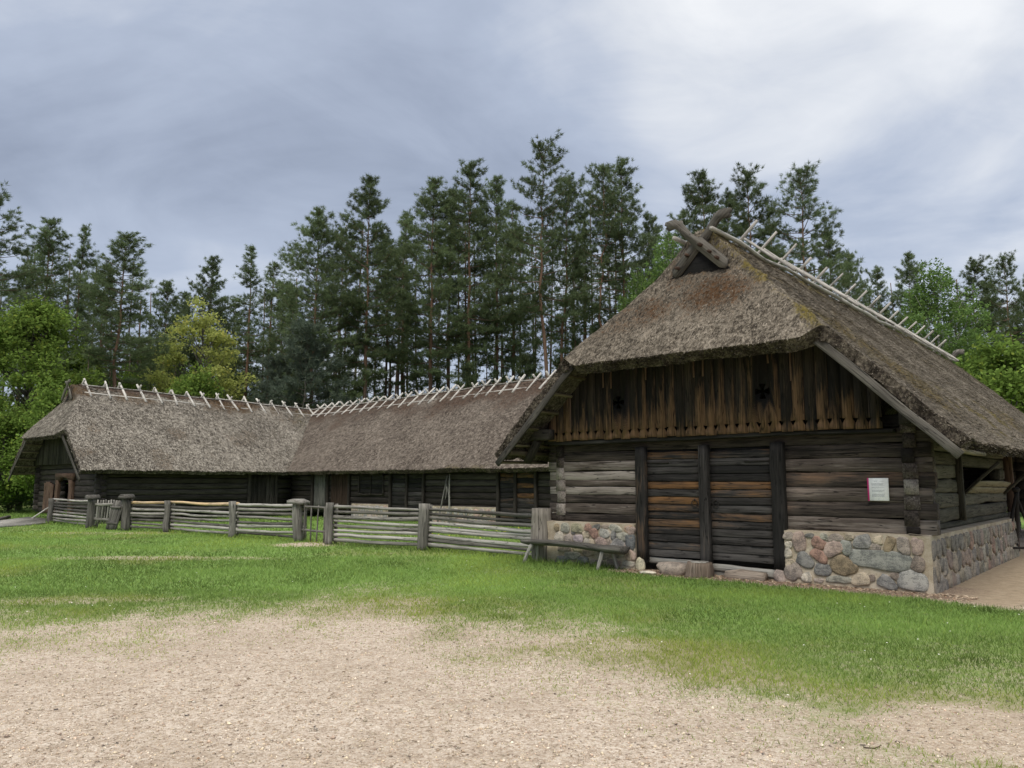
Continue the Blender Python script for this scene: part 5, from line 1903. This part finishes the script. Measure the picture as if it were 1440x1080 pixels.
lib('limebush', leaf_meshes, 'bark_grey', 'lime', 152, 7.5, 2.4, .8, 85, 170, .095, (1, 1, .65), .5, .46, tr=.1, clr=.8)
lib('oak', leaf_meshes, 'bark_grey', 'oak', 153, 15, 3.6, 2.5, 105, 105, .12, (1, 1, .5), .50, .47, tr=.16, clr=.9, top=.7)
lib('birch', leaf_meshes, 'bark_birch', 'birch', 154, 17, 2.8, 3, 120, 220, .085, (1, 1, 1), .56, .44, droop=2.4, tr=.13, clr=.8, top=.9)
lib('birchbroad', leaf_meshes, 'bark_birch', 'birch', 155, 16, 3.6, 3, 150, 230, .085, (1, 1, .5), .52, .46, droop=1.2, tr=.16, clr=1.0, top=.75)
lib('bush', leaf_meshes, 'bark_grey', 'birch', 156, 3.6, 2.2, .3, 40, 150, .085, (1, 1, .6), .5, .45, tr=.06, clr=.7)

rt = np.random.default_rng(77)
used = set()


def tree(key, u, vtop, d, label, width=None, name=None, cat=None, group=None):
    top = at_depth(u, vtop, d)
    t, c, H = LIB[key]
    s = top[2] / H
    root = thing(name or 'pine_tree', label, cat or 'tree', (top[0], d, 0), rt.uniform(0, 6.28), group)
    w = (width or 1.0)
    root.scale = (s ** .5 * w, s ** .5 * w, s)
    for src in (t, c):
        if src.name not in used:
            used.add(src.name)
            o = src
        else:
            o = src.copy()
            col.objects.link(o)
        o.parent = root
    return root


PG = 'tall pines of the wood behind the sheds'
PINES = [
    ('B1', -12, 270, 48, 1.0, 'tall open pine half cut off by the left picture edge above the maple'),
    ('A1', 72, 311, 58, 1.0, 'broad twin-topped pine rising straight above the bright green maple'),
    ('D2', 119, 319, 62, 1.0, 'thin see-through pine rising beside the twin-topped pine over the maple'),
    ('D1', 40, 352, 66, 1.1, 'short dim pine between the picture-edge pine and the twin-topped pine'),
    ('A2', 150, 372, 66, 1.0, 'half-hidden dark pine just left of the pine with the long orange trunk'),
    ('B2', 178, 328, 51, 1.15, 'single pine with long bare orange trunk above the far shed gable'),
    ('A3', 236, 396, 62, .8, 'short dark pine filling the gap left of the yellow-green tree'),
    ('A1', 262, 412, 68, .8, 'low distant pine peeping out just left of the yellow-green tree top'),
    ('A3', 300, 362, 66, .85, 'dense dark pine standing up behind the yellow-green tree'),
    ('D2', 355, 347, 60, 1.05, 'slim pale pine with pointed top right of the yellow-green tree'),
    ('D1', 386, 372, 62, 1.2, 'thin pine next right of the slim pointed pine by the yellow-green tree'),
    ('A2', 332, 420, 70, 1.0, 'low dim pine filling the gap between yellow-green tree and slim pointed pine'),
    ('A1', 410, 400, 68, .9, 'shaded pine behind the left flank of the bushy dark pine'),
    ('C1', 446, 296, 56, 1.05, 'bushy dark pine with the widest crown, left shoulder of the tall stand'),
    ('A2', 482, 322, 61, .9, 'reddish-trunked pine squeezed between the bushy dark pine and the pointed pine'),
    ('A1', 520, 249, 56, 1.0, 'tall full pine with pointed top, first high peak of the tall stand'),
    ('B2', 545, 330, 66, .9, 'narrow pine with bare trunk in the dip right of the pointed peak'),
    ('D2', 571, 300, 64, 1.2, 'lower dark pine on the left flank of the dense double-peaked pine'),
    ('A1', 608, 252, 58, 1.1, 'dense dark pine whose top is second high peak of the tall stand'),
    ('A2', 634, 268, 64, .9, 'pine tucked behind and between the second and third high peaks'),
    ('A2', 662, 230, 59, 1.05, 'tall pine with dense rounded top, third high peak of the stand'),
    ('A3', 698, 250, 61, .85, 'full pine with blunt top right beside the third high peak'),
    ('D1', 722, 285, 66, 1.2, 'thin shaded pine in the notch left of the tallest pine'),
    ('B1', 768, 202, 55, .95, 'tallest pine of all with open crown and long orange trunk'),
    ('B2', 797, 250, 59, .95, 'loose-crowned pine standing right beside the tallest pine'),
    ('D2', 822, 300, 66, 1.0, 'lower thin pine behind the pine with crooked trunk'),
    ('B3', 847, 238, 58, .85, 'crooked leaning pine with bare dark trunk right of the tallest pine'),
    ('A2', 874, 227, 60, 1.05, 'broad high pine at the right end of the tall stand'),
    ('A3', 912, 302, 62, .8, 'lower pine on the right slope of the tall stand above the birches'),
    ('A2', 960, 300, 60, .8, 'dark pine behind the carved crossed boards, left of the ridge'),
    ('A1', 990, 243, 52, 1.0, 'full dark pine towering right above the carved crossed boards'),
    ('B2', 1022, 272, 58, .9, 'shorter pine between the two tops right of the crossed boards'),
    ('A2', 1050, 242, 53, .95, 'second high pine right of the crossed boards'),
    ('B1', 1130, 240, 50, 1.0, 'lone open-crowned pine with visible trunk above the middle of the barn ridge'),
    ('D2', 1085, 318, 62, 1.3, 'lower thin pine left of the lone open-crowned pine'),
    ('A1', 1166, 328, 55, .85, 'pine with layered boughs on the right slope below the lone pine'),
    ('A3', 1192, 356, 60, .7, 'small pine peeping over the ridge sticks right of the layered pine'),
    ('A2', 1233, 378, 62, .75, 'pointed dark pine low in the gap left of the tall birch'),
    ('A1', 1274, 358, 60, .8, 'dark pine at the left shoulder of the tall birch'),
    ('B2', 1366, 367, 60, .95, 'flat-topped pine next right of the tall birch'),
    ('B1', 1414, 362, 57, .8, 'open pine near the right picture edge above the lime-green bush'),
    ('A2', 1392, 400, 66, .9, 'lower dim pine between the two open pines at the right'),
    ('A3', 1446, 385, 58, .8, 'pine cut off by the right picture edge'),
]
for key, u, v, d, w, lab in PINES:
    tree(key, u, v, d, lab, w, group=PG)
tree('Y1', 432, 455, 53, 'young blue-green pine low before the trunks of the bushy dark pine', 1.15)
tree('Y1', 395, 500, 55, 'smaller blue-green pine left of the young blue-green pine', 1.0)
tree('Y2', 660, 512, 56, 'small low pine just above the ridge sticks under the third high peak', 1.0)
tree('Y2', 738, 500, 57, 'small low pine under the tallest pine by its orange trunk', 1.0)
tree('maple', 52, 404, 46, 'large bright green maple with rounded crown at the far left', 1.05, 'maple_tree')
tree('limebush', 82, 528, 41, 'yellow-green young tree before the maple, left of the far gable', .95, 'young_tree')
tree('limebush', 8, 560, 42, 'yellow-green bushy tree low at the left picture edge', .95, 'young_tree')
tree('oak', 288, 393, 56, 'pale yellow-green spring oak above the far shed ridge', 1.0, 'oak_tree')
tree('limebush', 187, 508, 53, 'small yellow-green sapling top behind the first ridge sticks', .8, 'young_tree')
tree('limebush', 272, 500, 51, 'fresh green lower tree at the foot of the yellow-green oak', 1.0, 'young_tree')
tree('birch', 940, 302, 48, 'weeping birch with hanging twigs left of the carved crossed boards', 1.0, 'birch_tree')
tree('birch', 893, 358, 50, 'lower weeping birch behind the thatched hip left of the taller birch', .8, 'birch_tree')
tree('birchbroad', 1312, 344, 46, 'tall fresh green birch standing above the far end of the barn ridge', .95, 'birch_tree')
tree('birchbroad', 1352, 455, 44, 'lower green birch leaning out right of the tall birch', .8, 'birch_tree')
tree('limebush', 1412, 452, 38, 'lime-green bushy tree over the barn roof at the right', 1.1, 'young_tree')
tree('limebush', 1455, 470, 40, 'lime-green bush cut off by the right picture edge', 1.0, 'young_tree')
tree('bush', 18, 655, 44, 'rounded green bush on the grass left of the far gable', 1.1, 'bush', 'bush')
tree('bush', 50, 648, 50, 'green bush close beside the far gable wall', .9, 'bush', 'bush')
tree('maple', 118, 470, 60, 'dim green leafy tree in the shade between the maple and orange-trunked pine', .8, 'leafy_tree')
tree('maple', 215, 470, 66, 'dim green leafy tree behind the orange-trunked pine', .8, 'leafy_tree')
for o in LIB.values():
    for q in o[:2]:
        if q.parent is None:
            bpy.data.objects.remove(q, do_unlink=True)


# the far wood: one dim mass beyond the named trees
def far_wood():
    r = np.random.default_rng(91)
    mt, mc = MB(), MB()
    ev = np.array([(-150, 300), (-20, 290), (75, 330), (180, 345), (240, 405), (300, 385), (400, 385), (450, 315), (520, 275), (610, 268), (660, 255), (770, 250), (870, 245), (940, 305), (1050, 265), (1130, 275), (1200, 370), (1275, 370), (1440, 385), (1600, 390)], float)
    for i in range(130):
        d = r.uniform(63, 80)
        u = -130 + 1700 * (i + r.uniform(-.6, .6)) / 130
        x = (u - 720) / FPX * d
        H = at_depth(u, np.interp(u, ev[:, 0], ev[:, 1]) + r.uniform(15, 130), d)[2]
        pole(mt, (x, d, -.2), (x + r.normal(0, .5), d, H), .16, .04, nseg=6, sides=6, jit=.06, r=r, warm=.35)
        n = 130
        h0_ = r.uniform(.35, .6)
        h = H * (h0_ + (1 - h0_) * r.random(n))
        rel = (h / H - h0_) / (1 - h0_)
        rad = 2.2 * (1 - rel) ** .6 * r.random(n) ** .5
        a = r.uniform(0, 6.28, n)
        C = np.stack([x + np.cos(a) * rad, d + np.sin(a) * rad, h], -1)
        D = np.stack([np.cos(a), np.sin(a), 0 * a], -1)
        blades(mc, C, D, 10, (.3, .6), .035, r, np.full(n, r.uniform(.1, .7)), spread=.7, up=.2)
    n = 2300
    u = r.uniform(-150, 1600, n)
    d = r.uniform(60, 84, n)
    C = np.stack([(u - 720) / FPX * d, d, r.random(n) ** 1.3 * 8.5], -1)
    for i in range(120):
        d = r.uniform(58, 70)
        u = -130 + 1700 * (i + r.uniform(-.6, .6)) / 120
        x = (u - 720) / FPX * d
        H = r.uniform(8, 14.5)
        pole(mt, (x, d, -.2), (x, d, H), .09, .02, nseg=3, sides=5, jit=.03, r=r, warm=.1)
        m = 150
        rel = r.random(m) ** .8
        rad = 2.1 * (1 - rel) ** .8 * r.random(m) ** .5 + .1
        a = r.uniform(0, 6.28, m)
        C2 = np.stack([x + np.cos(a) * rad, d + np.sin(a) * rad, H * (.15 + .85 * rel)], -1)
        blades(mc, C2, np.stack([np.cos(a), np.sin(a), 0 * a - .2], -1), 10, (.3, .55), .035, r, np.full(m, r.uniform(.2, .9)), spread=.6, up=.1)
    blades(mc, C, r.normal(0, .6, (n, 3)), 16, (.3, .7), .07, r, r.uniform(.2, .9, n), spread=1.0, up=.2)
    root = thing('forest', None, None, (0, 0, 0))
    tag(root, kind='stuff')
    a = mt.build('trunks', M['bark'], root, attrs=('warm', 'gco', 'tint'))
    b = mc.build('crowns', M['needle'], root, attrs=('tint', 'warm'))
    for o in (a, b):
        o['kind'] = 'stuff'


far_wood()

# small flowers in the grass
mb = MB()
for i in range(170):
    yl = i < 70
    p = ground_at(rt.uniform(600, 760), rt.uniform(748, 772)) if yl else ground_at(rt.uniform(-60, 1500), rt.uniform(765, 940) if i % 3 else rt.uniform(850, 990))
    if yl:
        p = p + np.array([rt.normal(0, .3), rt.uniform(.3, 6), 0])
    elif masks_ground(p[:1], p[1:2])[0][0] < .5:
        continue
    t = np.linspace(0, 2 * math.pi, 7)[:6]
    rr = .02 if yl else .009
    hf = .10 if yl else .055
    V = [p + (rr * math.cos(q), rr * math.sin(q), hf) for q in t] + [p + (0, 0, hf + .4 * rr)]
    mb.add(V, [[i_, (i_ + 1) % 6, 6] for i_ in range(6)], colr=(.75, .55, .03) if yl else (.75, .75, .70))
tag(mb.build('wild_flowers', M['stone'], None, attrs=('col',)), kind='stuff')

# ------------------------------------------------------------------ sky, sun, camera
w = bpy.data.worlds.new('World')
scene.world = w
w.use_nodes = True
nt = w.node_tree
bg = nt.nodes['Background']
sky = N(nt, 'ShaderNodeTexSky', sky_type='NISHITA')
sky.sun_disc = False
SUN_EL, SUN_AZ = R(52), R(196)
sky.sun_elevation = SUN_EL
sky.sun_rotation = SUN_AZ
tc = N(nt, 'ShaderNodeTexCoord').outputs['Generated']
sp = N(nt, 'ShaderNodeSeparateXYZ')
nt.links.new(tc, sp.inputs[0])
zz = mth(nt, 'ADD', mth(nt, 'MAXIMUM', sp.outputs[2], 0.0), .22)
cx = mth(nt, 'DIVIDE', sp.outputs[0], zz)
cy = mth(nt, 'DIVIDE', sp.outputs[1], zz)
cv = N(nt, 'ShaderNodeCombineXYZ')
nt.links.new(cx, cv.inputs[0])
nt.links.new(cy, cv.inputs[1])
cv.inputs[2].default_value = 3.7
n1 = noise(nt, mapping(nt, cv.outputs[0], (1.2, 1.55, 1)), 1.0, 6, .5, .6)
n2 = noise(nt, mapping(nt, cv.outputs[0], (.3, .45, 1)), 1.0, 3, .5, .2)


def toward(u, v, lo, hi):
    d = unit(ray(u, v))
    vm = N(nt, 'ShaderNodeVectorMath', operation='DOT_PRODUCT')
    nt.links.new(tc, vm.inputs[0])
    vm.inputs[1].default_value = d
    n = N(nt, 'ShaderNodeMapRange', interpolation_type='SMOOTHSTEP', inp={1: lo, 2: hi, 3: 0.0, 4: 1.0})
    nt.links.new(vm.outputs['Value'], n.inputs[0])
    return n.outputs[0]


n3 = noise(nt, mapping(nt, cv.outputs[0], (2.6, 3.3, 1)), 1.0, 8, .6, .8)
thin = toward(1120, -30, .968, .9995)
thin2 = toward(1420, 330, .90, .995)
thick = toward(300, 230, .90, .999)
f = mth(nt, 'ADD', mth(nt, 'MULTIPLY', mth(nt, 'SUBTRACT', n1, .5), 1.45), mth(nt, 'ADD', mth(nt, 'MULTIPLY', n2, .35), .32))
f = mth(nt, 'ADD', f, mth(nt, 'MULTIPLY', mth(nt, 'SUBTRACT', n3, .5), .42))
f = mth(nt, 'ADD', f, mth(nt, 'MULTIPLY', thin, .32))
f = mth(nt, 'ADD', f, mth(nt, 'MULTIPLY', thin2, .10))
f = mth(nt, 'SUBTRACT', f, mth(nt, 'MULTIPLY', thick, .08))
f = mth(nt, 'SUBTRACT', f, mth(nt, 'MULTIPLY', toward(1130, 175, .982, .9995), .13))
cl = ramp(nt, f, [(.0, (2.1, 2.42, 3.15)), (.26, (2.95, 3.36, 4.25)), (.46, (3.65, 4.12, 5.08)), (.6, (4.55, 4.95, 5.75)), (.76, (5.9, 6.15, 6.6)), (.96, (7.5, 7.6, 7.75))])
cc = mixc(nt, .88, sky.outputs[0], cl)
# an overcast sky is brightest overhead, above what the photograph shows
zb = N(nt, 'ShaderNodeMapRange', interpolation_type='SMOOTHSTEP', inp={1: .60, 2: .92, 3: 0.0, 4: 1.0})
nt.links.new(sp.outputs[2], zb.inputs[0])
nt.links.new(mixc(nt, zb.outputs[0], cc, mixc(nt, 1.0, cc, (4.3, 3.8, 3.0), 'MULTIPLY')), bg.inputs['Color'])
bg.inputs['Strength'].default_value = .1

sl = bpy.data.lights.new('sun', 'SUN')
sl.energy = 1.5
sl.angle = R(25)
sl.color = (1, .93, .82)
so = bpy.data.objects.new('sun', sl)
col.objects.link(so)
# sun_rotation turns clockwise from +Y seen from above
sd = Vector((math.sin(SUN_AZ) * math.cos(SUN_EL), math.cos(SUN_AZ) * math.cos(SUN_EL), math.sin(SUN_EL)))
so.rotation_euler = sd.to_track_quat('Z', 'Y').to_euler()
so.location = (-10, -10, 30)

cam = bpy.data.cameras.new('camera')
cam.sensor_width = 36
cam.lens = FPX * 36 / 1440
cam.clip_end = 3000
co = bpy.data.objects.new('camera', cam)
col.objects.link(co)
co.location = (0, 0, EYE)
co.rotation_euler = (math.pi / 2 + PITCH, 0, 0)
scene.camera = co
scene.view_settings.view_transform = 'Standard'
scene.view_settings.look = 'None'
scene.view_settings.exposure = .42
scene.view_settings.gamma = 1
scene.cycles.max_bounces = 5
scene.cycles.diffuse_bounces = 3
scene.cycles.glossy_bounces = 2
scene.cycles.transmission_bounces = 3
